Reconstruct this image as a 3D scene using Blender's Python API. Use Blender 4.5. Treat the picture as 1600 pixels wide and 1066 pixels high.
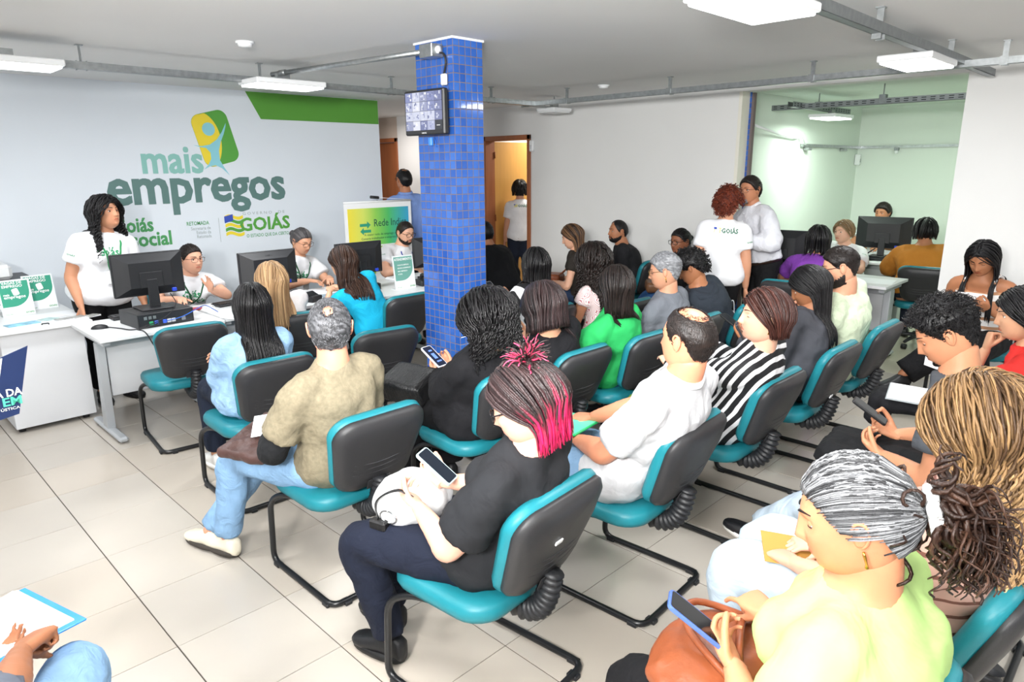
import bpy, math, random
import numpy as np
from mathutils import Vector, Matrix
from mathutils.bvhtree import BVHTree
for o in list(bpy.data.objects): bpy.data.objects.remove(o)
S = bpy.context.scene
COL = S.collection
rng = random.Random(7)
NR = np.random.RandomState(11)

# ------------------------------------------------------------ camera, world, lights, exposure
cam_d = bpy.data.cameras.new('camera'); cam = bpy.data.objects.new('camera', cam_d); COL.objects.link(cam)
CM = Matrix(((0.7106192, -0.1683846, 0.68313028), (0.70354199, 0.179723, -0.6875524), (-0.00700098, 0.96919878, 0.24618025)))
cam.matrix_world = Matrix.Translation((0, 0, 1.8)) @ CM.to_4x4()
cam_d.sensor_width = 36.0; cam_d.lens = 36.0 * 1075 / 1600; cam_d.clip_start = 0.05; cam_d.clip_end = 100
S.camera = cam
S.view_settings.view_transform = 'Standard'; S.view_settings.look = 'None'
S.view_settings.gamma = 1.0; S.view_settings.use_curve_mapping = False
S.view_settings.exposure = 0.0
W = bpy.data.worlds.new('ambient_fill'); S.world = W; W.use_nodes = True  # even ambient fill added from the open side behind the camera
W.node_tree.nodes['Background'].inputs[0].default_value = (0.93, 0.96, 1.0, 1)
W.node_tree.nodes['Background'].inputs[1].default_value = 0.5

def area(name, loc, size, size_y, power, color=(1, 1, 1), rot=(0, 0, 0)):
    d = bpy.data.lights.new(name, 'AREA'); d.shape = 'RECTANGLE'; d.size = size; d.size_y = size_y
    d.energy = power; d.color = color
    o = bpy.data.objects.new(name, d); COL.objects.link(o); o.location = loc; o.rotation_euler = rot
    return o
CZ = 2.55          # ceiling height
PANELS = [(-5.04, 0.95), (-5.02, 2.66), (-1.37, 2.72), (-1.40, 4.95), (-1.37, 0.6), (1.4, 2.7), (1.4, 0.6), (-3.2, 0.2), (1.4, 4.9), (-3.2, -1.6), (0.2, -1.6)]  # first four are in view, the rest are extra unseen lamps added for light
for i, (x, y) in enumerate(PANELS):
    area('panel_light', (x, y, 2.37), 0.28, 0.5, 24, (0.97, 0.985, 1.0))
area('alcove_light', (-3.15, 8.35, 2.25), 0.25, 0.4, 16, (0.86, 1.0, 0.88))
area('alcove_light', (-2.0, 8.9, 2.40), 0.25, 0.4, 22, (0.86, 1.0, 0.88))
area('corridor_light', (-8.6, 5.9, 2.45), 0.3, 0.3, 16, (1.0, 0.93, 0.88))
area('back_room_light', (-6.6, 7.7, 2.45), 0.3, 0.3, 32, (1.0, 0.97, 0.9))
fl = area('camera_flash', (-0.30, -1.0, 2.1), 0.3, 0.3, 105, (1.0, 0.99, 0.97))
fl.rotation_euler = (Vector((3.6, -4.2, 1.0))).to_track_quat('Z', 'Y').to_euler()
bnc = area('ceiling_bounce', (0.2, -1.0, 1.75), 2.0, 2.0, 230, (1.0, 0.99, 0.98), (math.pi, 0, 0))

sp = bpy.data.lights.new('wall_fill_spot', 'SPOT'); sp.energy = 900; sp.spot_size = math.radians(84); sp.spot_blend = 1.0; sp.shadow_soft_size = 0.16; sp.color = (1.0, 0.99, 0.98)  # added fill spot brightening the far walls above the near heads
so = bpy.data.objects.new('wall_fill_spot', sp); COL.objects.link(so); so.location = (-0.15, -0.35, 2.12)
so.rotation_euler = (Vector((0, 0, 0)) - (Vector((-4.4, 5.6, 2.35)) - so.location)).to_track_quat('Z', 'Y').to_euler()
# ------------------------------------------------------------ materials
MATS = {}
def mat(key, col=(0.5, 0.5, 0.5), rough=0.5, metal=0.0, var=0.0, vscale=6.0, bump=0.0, bscale=80.0, emit=None, estr=1.0,
        sheen=0.0, coat=0.0, sss=0.0, stripes=None, spec=0.5, attr=False, alpha=1.0, stretch=None, trans=0.0, ior=1.45, srot=0, bdist=0.01):
    if key in MATS: return MATS[key]
    m = bpy.data.materials.new(key); m.use_nodes = True; nt = m.node_tree; N = nt.nodes; L = nt.links
    b = N['Principled BSDF']
    b.inputs['Roughness'].default_value = rough; b.inputs['Metallic'].default_value = metal
    b.inputs['Specular IOR Level'].default_value = spec; b.inputs['IOR'].default_value = ior
    c4 = (*col, 1)
    b.inputs['Base Color'].default_value = c4
    m.diffuse_color = c4
    if sheen: b.inputs['Sheen Weight'].default_value = sheen
    if coat: b.inputs['Coat Weight'].default_value = coat
    if sss:
        b.inputs['Subsurface Weight'].default_value = sss; b.inputs['Subsurface Radius'].default_value = (0.012, 0.005, 0.003)
        b.inputs['Subsurface Scale'].default_value = 0.5
    if trans: b.inputs['Transmission Weight'].default_value = trans
    if emit: b.inputs['Emission Color'].default_value = (*emit, 1); b.inputs['Emission Strength'].default_value = estr
    tc = N.new('ShaderNodeTexCoord'); src = tc.outputs['Object']
    if stretch:
        mp = N.new('ShaderNodeMapping'); mp.inputs['Scale'].default_value = stretch
        L.new(src, mp.inputs[0]); src = mp.outputs[0]
    colout = None
    if attr:
        a = N.new('ShaderNodeVertexColor'); a.layer_name = 'Col'; colout = a.outputs['Color']
    if stripes:
        axis, scale, c2, thr, dist, off = stripes
        if srot:
            mp = N.new('ShaderNodeMapping'); mp.inputs['Rotation'].default_value = (0, math.radians(srot), 0); L.new(src, mp.inputs[0]); src = mp.outputs[0]
        sx = N.new('ShaderNodeSeparateXYZ'); L.new(src, sx.inputs[0])
        nz = N.new('ShaderNodeTexNoise'); nz.inputs['Scale'].default_value = 5; L.new(src, nz.inputs['Vector'])
        ma = N.new('ShaderNodeMath'); ma.operation = 'MULTIPLY_ADD'; L.new(nz.outputs['Fac'], ma.inputs[0]); ma.inputs[1].default_value = dist; L.new(sx.outputs[axis], ma.inputs[2])
        mo = N.new('ShaderNodeMath'); mo.operation = 'MULTIPLY_ADD'; L.new(ma.outputs[0], mo.inputs[0]); mo.inputs[1].default_value = scale; mo.inputs[2].default_value = off
        fr = N.new('ShaderNodeMath'); fr.operation = 'FRACT'; L.new(mo.outputs[0], fr.inputs[0])
        gt = N.new('ShaderNodeMath'); gt.operation = 'GREATER_THAN'; L.new(fr.outputs[0], gt.inputs[0]); gt.inputs[1].default_value = thr
        mx = N.new('ShaderNodeMix'); mx.data_type = 'RGBA'; L.new(gt.outputs[0], mx.inputs[0])
        mx.inputs[6].default_value = c4; mx.inputs[7].default_value = (*c2, 1)
        colout = mx.outputs[2]
    if var:
        nz = N.new('ShaderNodeTexNoise'); nz.inputs['Scale'].default_value = vscale; nz.inputs['Detail'].default_value = 4
        L.new(src, nz.inputs['Vector'])
        mr = N.new('ShaderNodeMapRange'); L.new(nz.outputs['Fac'], mr.inputs[0]); mr.inputs[1].default_value = 0.3; mr.inputs[2].default_value = 0.7
        mr.inputs[3].default_value = 1 - var; mr.inputs[4].default_value = 1 + var
        vm = N.new('ShaderNodeVectorMath'); vm.operation = 'SCALE'
        if colout: L.new(colout, vm.inputs[0])
        else: vm.inputs[0].default_value = col
        L.new(mr.outputs[0], vm.inputs['Scale']); colout = vm.outputs[0]
    if colout: L.new(colout, b.inputs['Base Color'])
    if bump:
        nz = N.new('ShaderNodeTexNoise'); nz.inputs['Scale'].default_value = bscale; nz.inputs['Detail'].default_value = 3; nz.inputs['Distortion'].default_value = 1.2 if bdist > .02 else 0.0
        L.new(src, nz.inputs['Vector'])
        bp = N.new('ShaderNodeBump'); bp.inputs['Strength'].default_value = bump; bp.inputs['Distance'].default_value = bdist
        L.new(nz.outputs['Fac'], bp.inputs['Height']); L.new(bp.outputs[0], b.inputs['Normal'])
    MATS[key] = m
    return m
def srgb(h):
    h = h.lstrip('#'); v = [int(h[i:i+2], 16) / 255 for i in (0, 2, 4)]
    return tuple(((c + 0.055) / 1.055) ** 2.4 if c > 0.04045 else c / 12.92 for c in v)
def cloth(hexc, **k):
    k.setdefault('rough', 0.85); k.setdefault('bump', 0.45); k.setdefault('bscale', 10); k.setdefault('bdist', 0.03); k.setdefault('spec', 0.25); k.setdefault('var', 0.06)
    return mat('cloth_' + hexc.lstrip('#') + k.pop('tagk', ''), srgb(hexc), **k)

M_black = mat('black_plastic', srgb('#222326'), 0.45, var=0.05, bump=0.05, bscale=400)
M_shell = mat('chair_shell', srgb('#2c2c2e'), 0.42, bump=0.12, bscale=500)
M_teal = mat('teal_vinyl', srgb('#1b7783'), 0.42, bump=0.06, bscale=300, spec=0.45)
M_tube = mat('black_tube', srgb('#17181a'), 0.3, spec=0.6)
M_screen = mat('dark_screen', srgb('#15171c'), 0.12)
M_white = mat('white_plastic', srgb('#e9ebec'), 0.4)
M_wall = mat('wall_paint', srgb('#e6e6e4'), 0.75, var=0.02, vscale=1.2, bump=0.03, bscale=60)
M_wallL = mat('poster_wall_paint', srgb('#e2e9f0'), 0.6, var=0.02, vscale=1.0)
M_ceil = mat('ceiling_paint', srgb('#e6e6e5'), 0.85, var=0.02, vscale=0.9)
M_alc = mat('alcove_paint', srgb('#dfe8df'), 0.8, var=0.015, vscale=1.5)
M_beige = mat('corridor_paint', srgb('#c8b9ac'), 0.8)
M_galv = mat('galvanised_steel', srgb('#a9adae'), 0.35, 0.85, var=0.15, vscale=30)
M_galv2 = mat('perforated_steel', srgb('#8f9496'), 0.45, 0.7, var=0.1, vscale=30)
M_dark = mat('dark_hole', srgb('#333638'), 0.8)
M_desk = mat('desk_laminate', srgb('#dcdedf'), 0.4, var=0.03, vscale=3)
M_deskleg = mat('desk_metal', srgb('#b9bdc1'), 0.4, 0.2)
M_panel = mat('desk_panel', srgb('#d3d5d8'), 0.5, var=0.02, vscale=4)
M_paper = mat('paper', srgb('#eff1f4'), 0.7)
M_wood = mat('brown_door_wood', srgb('#9a5a34'), 0.45, var=0.12, vscale=3, stretch=(6, 6, 0.6))
M_wood2 = mat('orange_door_wood', srgb('#cf9a52'), 0.4, var=0.06, vscale=3, stretch=(6, 6, 0.6))
M_lamp = mat('led_diffuser', (1, 1, 1), 0.5, emit=(0.97, 0.985, 1.0), estr=5)
M_lampg = mat('led_diffuser_alcove', (1, 1, 1), 0.5, emit=(0.93, 1.0, 0.94), estr=6)
M_chrome = mat('chrome', srgb('#c9cbcd'), 0.15, 1.0)
M_cable = mat('cable', srgb('#1c1c1f'), 0.5)
M_cableb = mat('blue_cable', srgb('#1f5fc0'), 0.5)

# ------------------------------------------------------------ mesh helpers
def nrm(v):
    v = np.asarray(v, float); n = np.linalg.norm(v); return v / n if n > 1e-9 else v
def mkmesh(name, V, F, mats=(), midx=None, smooth=True, cols=None):
    me = bpy.data.meshes.new(name)
    me.from_pydata([tuple(map(float, v)) for v in V] if not isinstance(V, np.ndarray) else V.tolist(), [], F)
    for m in mats: me.materials.append(m)
    if midx is not None: me.polygons.foreach_set('material_index', midx)
    if smooth: me.polygons.foreach_set('use_smooth', [True] * len(me.polygons))
    if cols is not None:
        at = me.color_attributes.new('Col', 'FLOAT_COLOR', 'POINT')
        c = np.ones((len(V), 4)); c[:, :3] = cols; at.data.foreach_set('color', c.ravel())
    me.update(); return me
def link(name, me, parent=None, loc=None, rot=None):
    o = bpy.data.objects.new(name, me); COL.objects.link(o)
    if parent is not None: o.parent = parent
    if loc is not None: o.location = loc
    if rot is not None: o.rotation_euler = rot
    return o
def tag(o, label, cat, group=None, kind=None):
    if label: o['label'] = label
    if cat: o['category'] = cat
    if group: o['group'] = group
    if kind: o['kind'] = kind
    return o
def thing(name, label, cat, loc=(0, 0, 0), rz=0, group=None):
    o = bpy.data.objects.new(name, None); COL.objects.link(o); o.location = loc; o.rotation_euler = (0, 0, math.radians(rz))
    o.empty_display_size = 0.1
    return tag(o, label, cat, group)
class MB:
    def __init__(s): s.V = []; s.F = []; s.M = []; s.C = []; s.n = 0
    def add(s, VF, m=0, col=None):
        V, F = VF; V = np.asarray(V, float); s.V.append(V); n = s.n
        s.F.extend([tuple(i + n for i in f) for f in F]); s.M.extend([m] * len(F)); s.n += len(V)
        if col is not None: s.C.append(np.broadcast_to(np.asarray(col, float), (len(V), 3)))
        return s
    def arr(s): return np.vstack(s.V), s.F
    def build(s, name, mats, parent=None, smooth=True, loc=None, rot=None):
        me = mkmesh(name, np.vstack(s.V), s.F, mats, s.M, smooth, np.vstack(s.C) if s.C else None)
        return link(name, me, parent, loc, rot)
def xf(VF, M):
    V, F = VF; M = np.array(M); V = np.asarray(V, float)
    return V @ M[:3, :3].T + M[:3, 3], F
def T(x, y, z): return np.array(Matrix.Translation((x, y, z)))
def R(ax, deg): return np.array(Matrix.Rotation(math.radians(deg), 4, ax))
def box(x0, x1, y0, y1, z0, z1, bev=0.0):
    if bev <= 0:
        V = [(x, y, z) for x in (x0, x1) for y in (y0, y1) for z in (z0, z1)]
        F = [(0, 1, 3, 2), (4, 6, 7, 5), (0, 4, 5, 1), (2, 3, 7, 6), (0, 2, 6, 4), (1, 5, 7, 3)]
        return np.array(V, float), F
    b = min(bev, abs(x1-x0)/2.01, abs(y1-y0)/2.01, abs(z1-z0)/2.01)
    V = []; idx = {}
    for i, x in enumerate((x0, x1)):
        for j, y in enumerate((y0, y1)):
            for k, z in enumerate((z0, z1)):
                sx, sy, sz = (1 if i == 0 else -1), (1 if j == 0 else -1), (1 if k == 0 else -1)
                for a, p in enumerate(((x, y + sy*b, z + sz*b), (x + sx*b, y, z + sz*b), (x + sx*b, y + sy*b, z))):
                    idx[i, j, k, a] = len(V); V.append(p)
    I = lambda i, j, k, a: idx[i, j, k, a]
    F = []
    for i in (0, 1): F.append((I(i,0,0,0), I(i,1,0,0), I(i,1,1,0), I(i,0,1,0)))
    for j in (0, 1): F.append((I(0,j,0,1), I(1,j,0,1), I(1,j,1,1), I(0,j,1,1)))
    for k in (0, 1): F.append((I(0,0,k,2), I(1,0,k,2), I(1,1,k,2), I(0,1,k,2)))
    for j in (0, 1):
        for k in (0, 1): F.append((I(0,j,k,1), I(1,j,k,1), I(1,j,k,2), I(0,j,k,2)))
    for i in (0, 1):
        for k in (0, 1): F.append((I(i,0,k,0), I(i,1,k,0), I(i,1,k,2), I(i,0,k,2)))
    for i in (0, 1):
        for j in (0, 1): F.append((I(i,j,0,0), I(i,j,1,0), I(i,j,1,1), I(i,j,0,1)))
    for i in (0, 1):
        for j in (0, 1):
            for k in (0, 1): F.append((I(i,j,k,0), I(i,j,k,1), I(i,j,k,2)))
    V = np.array(V, float); c = V.mean(0); out = []
    for f in F:
        p = V[list(f)]; n = np.cross(p[1]-p[0], p[2]-p[0])
        out.append(f if np.dot(n, p.mean(0)-c) > 0 else tuple(reversed(f)))
    return V, out
def loft(rings, cap=True, closed=True):
    k = len(rings[0]); V = np.vstack([np.asarray(r, float) for r in rings]); F = []
    for i in range(len(rings) - 1):
        for j in range(k if closed else k - 1):
            a = i*k + j; b = i*k + (j+1) % k; F.append((a, b, b + k, a + k))
    if cap:
        n = len(V); V = np.vstack([V, np.mean(rings[0], 0)[None], np.mean(rings[-1], 0)[None]])
        o = (len(rings) - 1) * k
        for j in range(k):
            F.append((n, (j+1) % k, j)); F.append((n + 1, o + j, o + (j+1) % k))
    return V, F
def ering(c, u, v, a, b, n=16, p=2.0):
    t = np.arange(n) / n * 2 * np.pi
    cu = np.sign(np.cos(t)) * np.abs(np.cos(t)) ** (2 / p); su = np.sign(np.sin(t)) * np.abs(np.sin(t)) ** (2 / p)
    return np.asarray(c) + np.outer(cu * a, u) + np.outer(su * b, v)
def frames(P):
    P = np.asarray(P, float); n = len(P); Tn = np.zeros_like(P)
    Tn[1:-1] = P[2:] - P[:-2]; Tn[0] = P[1] - P[0]; Tn[-1] = P[-1] - P[-2]
    Tn = Tn / np.maximum(np.linalg.norm(Tn, axis=1), 1e-9)[:, None]
    u = np.cross(Tn[0], (0, 0, 1)) if abs(Tn[0][2]) < 0.9 else np.cross(Tn[0], (1, 0, 0)); u = nrm(u)
    U = [u]
    for i in range(1, n):
        u = U[-1] - Tn[i] * np.dot(U[-1], Tn[i]); U.append(nrm(u))
    U = np.array(U); return Tn, U, np.cross(Tn, U)
def tube(P, r, n=8, cap=True, flat=1.0, round_ends=False):
    P = np.asarray(P, float); r = np.broadcast_to(np.asarray(r, float), (len(P),)).copy()
    if round_ends:
        t0 = nrm(P[0] - P[1]); t1 = nrm(P[-1] - P[-2])
        P = np.vstack([P[0] + t0*r[0]*.95, P[0] + t0*r[0]*.6, P, P[-1] + t1*r[-1]*.6, P[-1] + t1*r[-1]*.95])
        r = np.concatenate([[r[0]*.3, r[0]*.8], r, [r[-1]*.8, r[-1]*.3]])
    Tn, U, B = frames(P); t = np.arange(n) / n * 2 * np.pi
    V = P[:, None, :] + r[:, None, None] * (np.cos(t)[None, :, None] * U[:, None, :] + flat * np.sin(t)[None, :, None] * B[:, None, :])
    return loft(list(V), cap)
def sphere(c, r, n=12, m=8):
    r = np.broadcast_to(np.asarray(r, float), (3,)); rings = []
    for i in range(1, m):
        a = math.pi * i / m; t = np.arange(n) / n * 2 * np.pi
        rings.append(np.stack([np.cos(t)*math.sin(a), np.sin(t)*math.sin(a), np.full(n, -math.cos(a))], 1))
    V, F = loft(rings, True); V[-2] = (0, 0, -1); V[-1] = (0, 0, 1)
    return V * r + np.asarray(c), F
def smoothpath(P, k=6):
    P = [np.asarray(p, float) for p in P]; out = []
    Q = [2*P[0] - P[1]] + P + [2*P[-1] - P[-2]]
    for i in range(1, len(Q) - 2):
        p0, p1, p2, p3 = Q[i-1:i+3]
        for j in range(k):
            t = j / k
            out.append(0.5*((2*p1) + (-p0+p2)*t + (2*p0-5*p1+4*p2-p3)*t*t + (-p0+3*p1-3*p2+p3)*t**3))
    out.append(P[-1]); return np.array(out)
def bentpath(P, rad=0.05, k=5):
    P = [np.asarray(p, float) for p in P]; out = [P[0]]
    for i in range(1, len(P) - 1):
        a = P[i] + nrm(P[i-1] - P[i]) * rad; b = P[i] + nrm(P[i+1] - P[i]) * rad
        for j in range(k + 1):
            t = j / k; out.append((1-t)**2*a + 2*t*(1-t)*P[i] + t*t*b)
    out.append(P[-1]); return np.array(out)
def slab(poly, z0, z1, bev=0.0, plane='xy'):
    """extruded polygon with a small chamfer"""
    poly = np.asarray(poly, float); c = poly.mean(0)
    d = poly - c; L_ = np.linalg.norm(d, axis=1)[:, None]; ins = c + d * (1 - bev / np.maximum(L_, 1e-6))
    rings = []
    for q, z in ((ins, z0), (poly, z0 + bev), (poly, z1 - bev), (ins, z1)) if bev > 0 else ((poly, z0), (poly, z1)):
        rings.append(np.column_stack([q, np.full(len(q), z)]))
    V, F = loft(rings, True)
    return V, F
def roundrect(w, h, r, n=5):
    P = []
    for cx, cy, a0 in ((w/2-r, h/2-r, 0), (-w/2+r, h/2-r, 90), (-w/2+r, -h/2+r, 180), (w/2-r, -h/2+r, 270)):
        for i in range(n + 1):
            a = math.radians(a0 + 90*i/n); P.append((cx + r*math.cos(a), cy + r*math.sin(a)))
    return np.array(P)
TEX = {}
def remesh(VF, voxel, smooth=3, disp=0.0, dscale=0.08):
    V, F = VF; me = mkmesh('tmp', np.asarray(V), F, smooth=False)
    ob = bpy.data.objects.new('tmp', me); COL.objects.link(ob)
    r = ob.modifiers.new('r', 'REMESH'); r.mode = 'VOXEL'; r.voxel_size = voxel
    if disp:
        if dscale not in TEX:
            t = bpy.data.textures.new('wrinkle', 'CLOUDS'); t.noise_scale = dscale; t.noise_depth = 2; TEX[dscale] = t
        d = ob.modifiers.new('d', 'DISPLACE'); d.texture = TEX[dscale]; d.strength = disp; d.mid_level = 0.5; d.texture_coords = 'LOCAL'
    if smooth:
        s = ob.modifiers.new('s', 'SMOOTH'); s.factor = 0.5; s.iterations = smooth
    dg = bpy.context.evaluated_depsgraph_get(); ev = ob.evaluated_get(dg); m2 = bpy.data.meshes.new_from_object(ev)
    n = len(m2.vertices); A = np.empty(n*3); m2.vertices.foreach_get('co', A)
    nf = len(m2.polygons); Fq = np.empty(nf*4, int) if len(m2.loops) == nf*4 else None
    if Fq is not None:
        m2.loops.foreach_get('vertex_index', Fq); FF = [tuple(x) for x in Fq.reshape(-1, 4).tolist()]
    else: FF = [tuple(p.vertices) for p in m2.polygons]
    bpy.data.objects.remove(ob); bpy.data.meshes.remove(me); bpy.data.meshes.remove(m2)
    return A.reshape(-1, 3), FF
def simplebox(name, label, cat, dims, m, loc=(0,0,0), rz=0, bev=0.004, parent=None, group=None):
    x, y, z = dims; mb = MB(); mb.add(box(-x/2, x/2, -y/2, y/2, 0, z, bev))
    o = mb.build(name, [m], parent, False, loc, (0, 0, math.radians(rz)))
    if label: tag(o, label, cat, group)
    return o
# ------------------------------------------------------------ lettering
def text_vf(s, size=1.0, bold=0.0, align='LEFT', res=2, space=1.0, extrude=0.0):
    c = bpy.data.curves.new('t', 'FONT'); c.body = s; c.size = size; c.offset = bold; c.align_x = align; c.resolution_u = res
    c.space_character = space; c.extrude = extrude; c.fill_mode = 'BOTH' if extrude else 'FRONT'
    o = bpy.data.objects.new('t', c); COL.objects.link(o)
    dg = bpy.context.evaluated_depsgraph_get(); me = bpy.data.meshes.new_from_object(o.evaluated_get(dg))
    V = np.array([v.co[:] for v in me.vertices]).reshape(-1, 3); F = [tuple(p.vertices) for p in me.polygons]
    bpy.data.objects.remove(o); bpy.data.curves.remove(c); bpy.data.meshes.remove(me)
    return V, F
def fit_text(s, x0, x1, zb, h=None, bold=0.0, space=1.0, res=2):
    """text in 2-D, from x0 to x1, baseline zb; h = font size (else from the width)"""
    V, F = text_vf(s, 1.0, min(bold, .012), space=space, res=res)
    if bold > .013:
        b = bold*.55; n = len(V); V = np.vstack([V + (dx*b, dy*b, 0) for dx, dy in ((-1, -.7), (1, -.7), (-1, .7), (1, .7), (0, 0))]); V[:, 2] = np.repeat(np.arange(5), n)*.00012; F = [tuple(i + q*n for i in f) for q in range(5) for f in F]
    w = V[:, 0].max() - V[:, 0].min(); sx = (x1 - x0) / w; sz = h if h else sx
    V = V.copy(); V[:, 0] = (V[:, 0] - V[:, 0].min()) * sx + x0; V[:, 1] = V[:, 1] * sz + zb
    V[:, 2] = V[:, 2] if bold > .013 else 0
    return V, F
def poly2(P): return np.asarray(P, float), [tuple(range(len(P)))]
def place2(VF2, o, ux, uz, nrm_off=0.0):
    """2-D shapes onto a plane: origin o, axes ux, uz"""
    V, F = VF2; o = np.asarray(o, float); ux = nrm(ux); uz = nrm(uz); n = np.cross(ux, uz)
    return o + np.outer(V[:, 0], ux) + np.outer(V[:, 1], uz) + n * nrm_off + (np.outer(V[:, 2], n) if V.shape[1] > 2 else 0), F
def circle2(cx, cy, rx, ry=None, n=24): 
    ry = ry or rx; return [(cx + rx*math.cos(2*math.pi*i/n), cy + ry*math.sin(2*math.pi*i/n)) for i in range(n)]
# ============================================================ the room
def struct(name, mb_or_vf, mats, parent=None, smooth=False, **k):
    mb = mb_or_vf if isinstance(mb_or_vf, MB) else MB().add(mb_or_vf)
    o = mb.build(name, mats, parent, smooth, **k); 
    if parent is None: o['kind'] = 'structure'
    return o
# floor: dark joint bed with single glazed tiles on it
M_tile = mat('floor_tile_glaze', srgb('#bcb5ab'), 0.22, var=0.035, vscale=1.7, spec=0.5)
M_tile2 = mat('floor_tile_glaze_warm', srgb('#bbb2a6'), 0.22, var=0.035, vscale=1.3, spec=0.5)
M_tile3 = mat('floor_tile_glaze_alcove', srgb('#c9c4b0'), 0.22, var=0.035, vscale=1.3)
M_grout = mat('dark_grout', srgb('#4a443e'), 0.9)
floor = struct('floor', box(-10.3, 3.0, -2.6, 10.8, -0.08, -0.0035), [M_grout])
TX, TY = 0.4542, 0.4460
def tile_me(m):
    r = slab(np.array([(-TX/2+.0017, -TY/2+.0024), (TX/2-.0017, -TY/2+.0024), (TX/2-.0017, TY/2-.0024), (-TX/2+.0017, TY/2-.0024)]), -0.012, 0.0, 0.001)
    return mkmesh('floor_tile', r[0], r[1], [m], smooth=False)
tm = [tile_me(M_tile), tile_me(M_tile2), tile_me(M_tile3)]
cells = []; Mi = CM.inverted()
for i in range(-17, 12):
    for j in range(-8, 24):
        x = -2.549 + (i + .5) * TX; y = 0.711 + (j + .5) * TY
        if x < -10.1 or x > 2.9 or y > 10.7 or y < -2.5: continue
        c = Mi @ Vector((x, y, -1.8)); vis = False
        if c.z < -0.2:
            px = 800 + 1075*c.x/-c.z; py = 533 - 1075*c.y/-c.z; vis = -60 < px < 1660 and 240 < py < 1160 and not (y > 6.7 and (x < -3.6 or x > -1.4)) and x > -7.2
        cells.append((0 if vis else 1, c.length, x, y))
cells.sort(); rest = MB()
for n, (v, d, x, y) in enumerate(cells):
    if n < 298 and v == 0:
        o = link('tile', tm[2] if y > 6.6 else tm[rng.random() < .35], floor, (x, y, rng.uniform(-.0006, .0004)))
    else: rest.add(box(x-TX/2+.0012, x+TX/2-.0012, y-TY/2+.0022, y+TY/2-.0022, -.012, 0))
o = rest.build('tile_field', [M_tile], floor, False); o['kind'] = 'stuff'

struct('ceiling', MB().add(box(-10.3, 3.0, -2.6, 6.75, CZ, CZ+.1)), [M_ceil])
struct('ceiling_alcove', MB().add(box(-3.7, -0.9, 6.75, 10.8, CZ+.0, CZ+.1)), [M_alc])
wl = struct('wall_left', MB().add(box(-7.14, -7.0, -2.6, 4.87, 0, CZ)), [M_wallL])
struct('wall_corridor', box(-10.3, -10.2, 4.0, 6.65, 0, CZ), [M_beige])
# back wall with two door openings and the wide alcove opening
wb = MB()
for x0, x1, z0 in ((-10.3, -9.98, 0), (-9.98, -9.08, 2.24), (-9.08, -7.13, 0), (-7.13, -6.24, 2.19), (-6.24, -3.43, 0)):
    wb.add(box(x0, x1, 6.65, 6.79, z0, CZ), 1 if x1 < -7.2 else 0)
struct('wall_back', wb, [M_wall, M_beige])
struct('wall_right', box(-1.50, 3.0, 6.65, 6.79, 0, CZ), [M_wall])
struct('trim_header', box(-3.43, -1.50, 6.65, 6.79, CZ-.055, CZ), [M_wall])
struct('wall_alcove_left', box(-3.74, -3.62, 6.79, 10.72, 0, CZ), [M_alc])
struct('wall_alcove_back', box(-3.74, -0.9, 10.6, 10.72, 0, CZ), [M_alc])
struct('wall_alcove_right', box(-1.02, -0.9, 6.79, 10.6, 0, CZ), [M_alc])
# small room behind the orange door
struct('wall_office', MB().add(box(-7.4, -7.28, 6.79, 9.4, 0, CZ)).add(box(-7.4, -4.8, 9.3, 9.42, 0, CZ)).add(box(-4.9, -4.8, 6.79, 9.4, 0, CZ)), [M_wall])
struct('ceiling_office', box(-7.4, -4.8, 6.75, 9.4, CZ, CZ+.1), [M_ceil])
M_jamb = mat('cream_jamb', srgb('#e9e6da'), 0.6)
jm = struct('trim_opening', MB().add(box(-3.43, -3.395, 6.64, 6.80, 0, CZ-.055)).add(box(-3.62, -3.43, 6.86, 6.90, 0, CZ)), [M_jamb])
# doors
def door(name, x0, x1, h, leafm, framem, leaf_open, handle=True):
    root = thing(name, None, None, (x0, 6.65, 0)); root['kind'] = 'structure'; w = x1 - x0
    fr = MB().add(box(0, .06, -.02, .16, 0, h, .004)).add(box(w-.06, w, -.02, .16, 0, h, .004)).add(box(0, w, -.02, .16, h-.06, h, .004))
    fr.build('door_frame', [framem], root, False)
    lf = MB().add(box(0, w-.12, 0, .035, 0, h-.07, .003)).build('door_leaf', [leafm], root, False, (.06, .04 if not leaf_open else .15, 0.005), (0, 0, math.radians(leaf_open)))
    hd = MB().add(tube([(w-.19, -.01, 1.0), (w-.19, -.05, 1.0), (w-.30, -.05, 1.0)], .009, 8)).add(tube([(w-.19, -.004, 1.0), (w-.19, .0, 1.0)], .025, 12))
    hd.build('door_handle', [M_chrome], lf)
    for z in (.25, 1.05, 1.9): MB().add(tube([(.0, -.01, z), (.0, -.01, z+.09)], .008, 8)).build('hinge', [M_wood], lf)
    return root
door('door_1', -9.98, -9.08, 2.24, M_wood, M_wood, 0)
door('door_2', -7.13, -6.24, 2.19, M_wood2, M_wood, 86)
al = thing('alarm_sensor', 'small white sensor box on the wall beside the orange open door', 'sensor', (-6.20, 6.60, 1.98))
MB().add(box(-.035, .035, 0, .05, 0, .14, .012)).build('sensor_case', [M_white], al, False)
MB().add(box(-.018, .018, -.004, .002, .03, .08, .002)).build('sensor_lens', [mat('lens_grey', srgb('#d0d3d6'), .2)], al, False)

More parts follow.
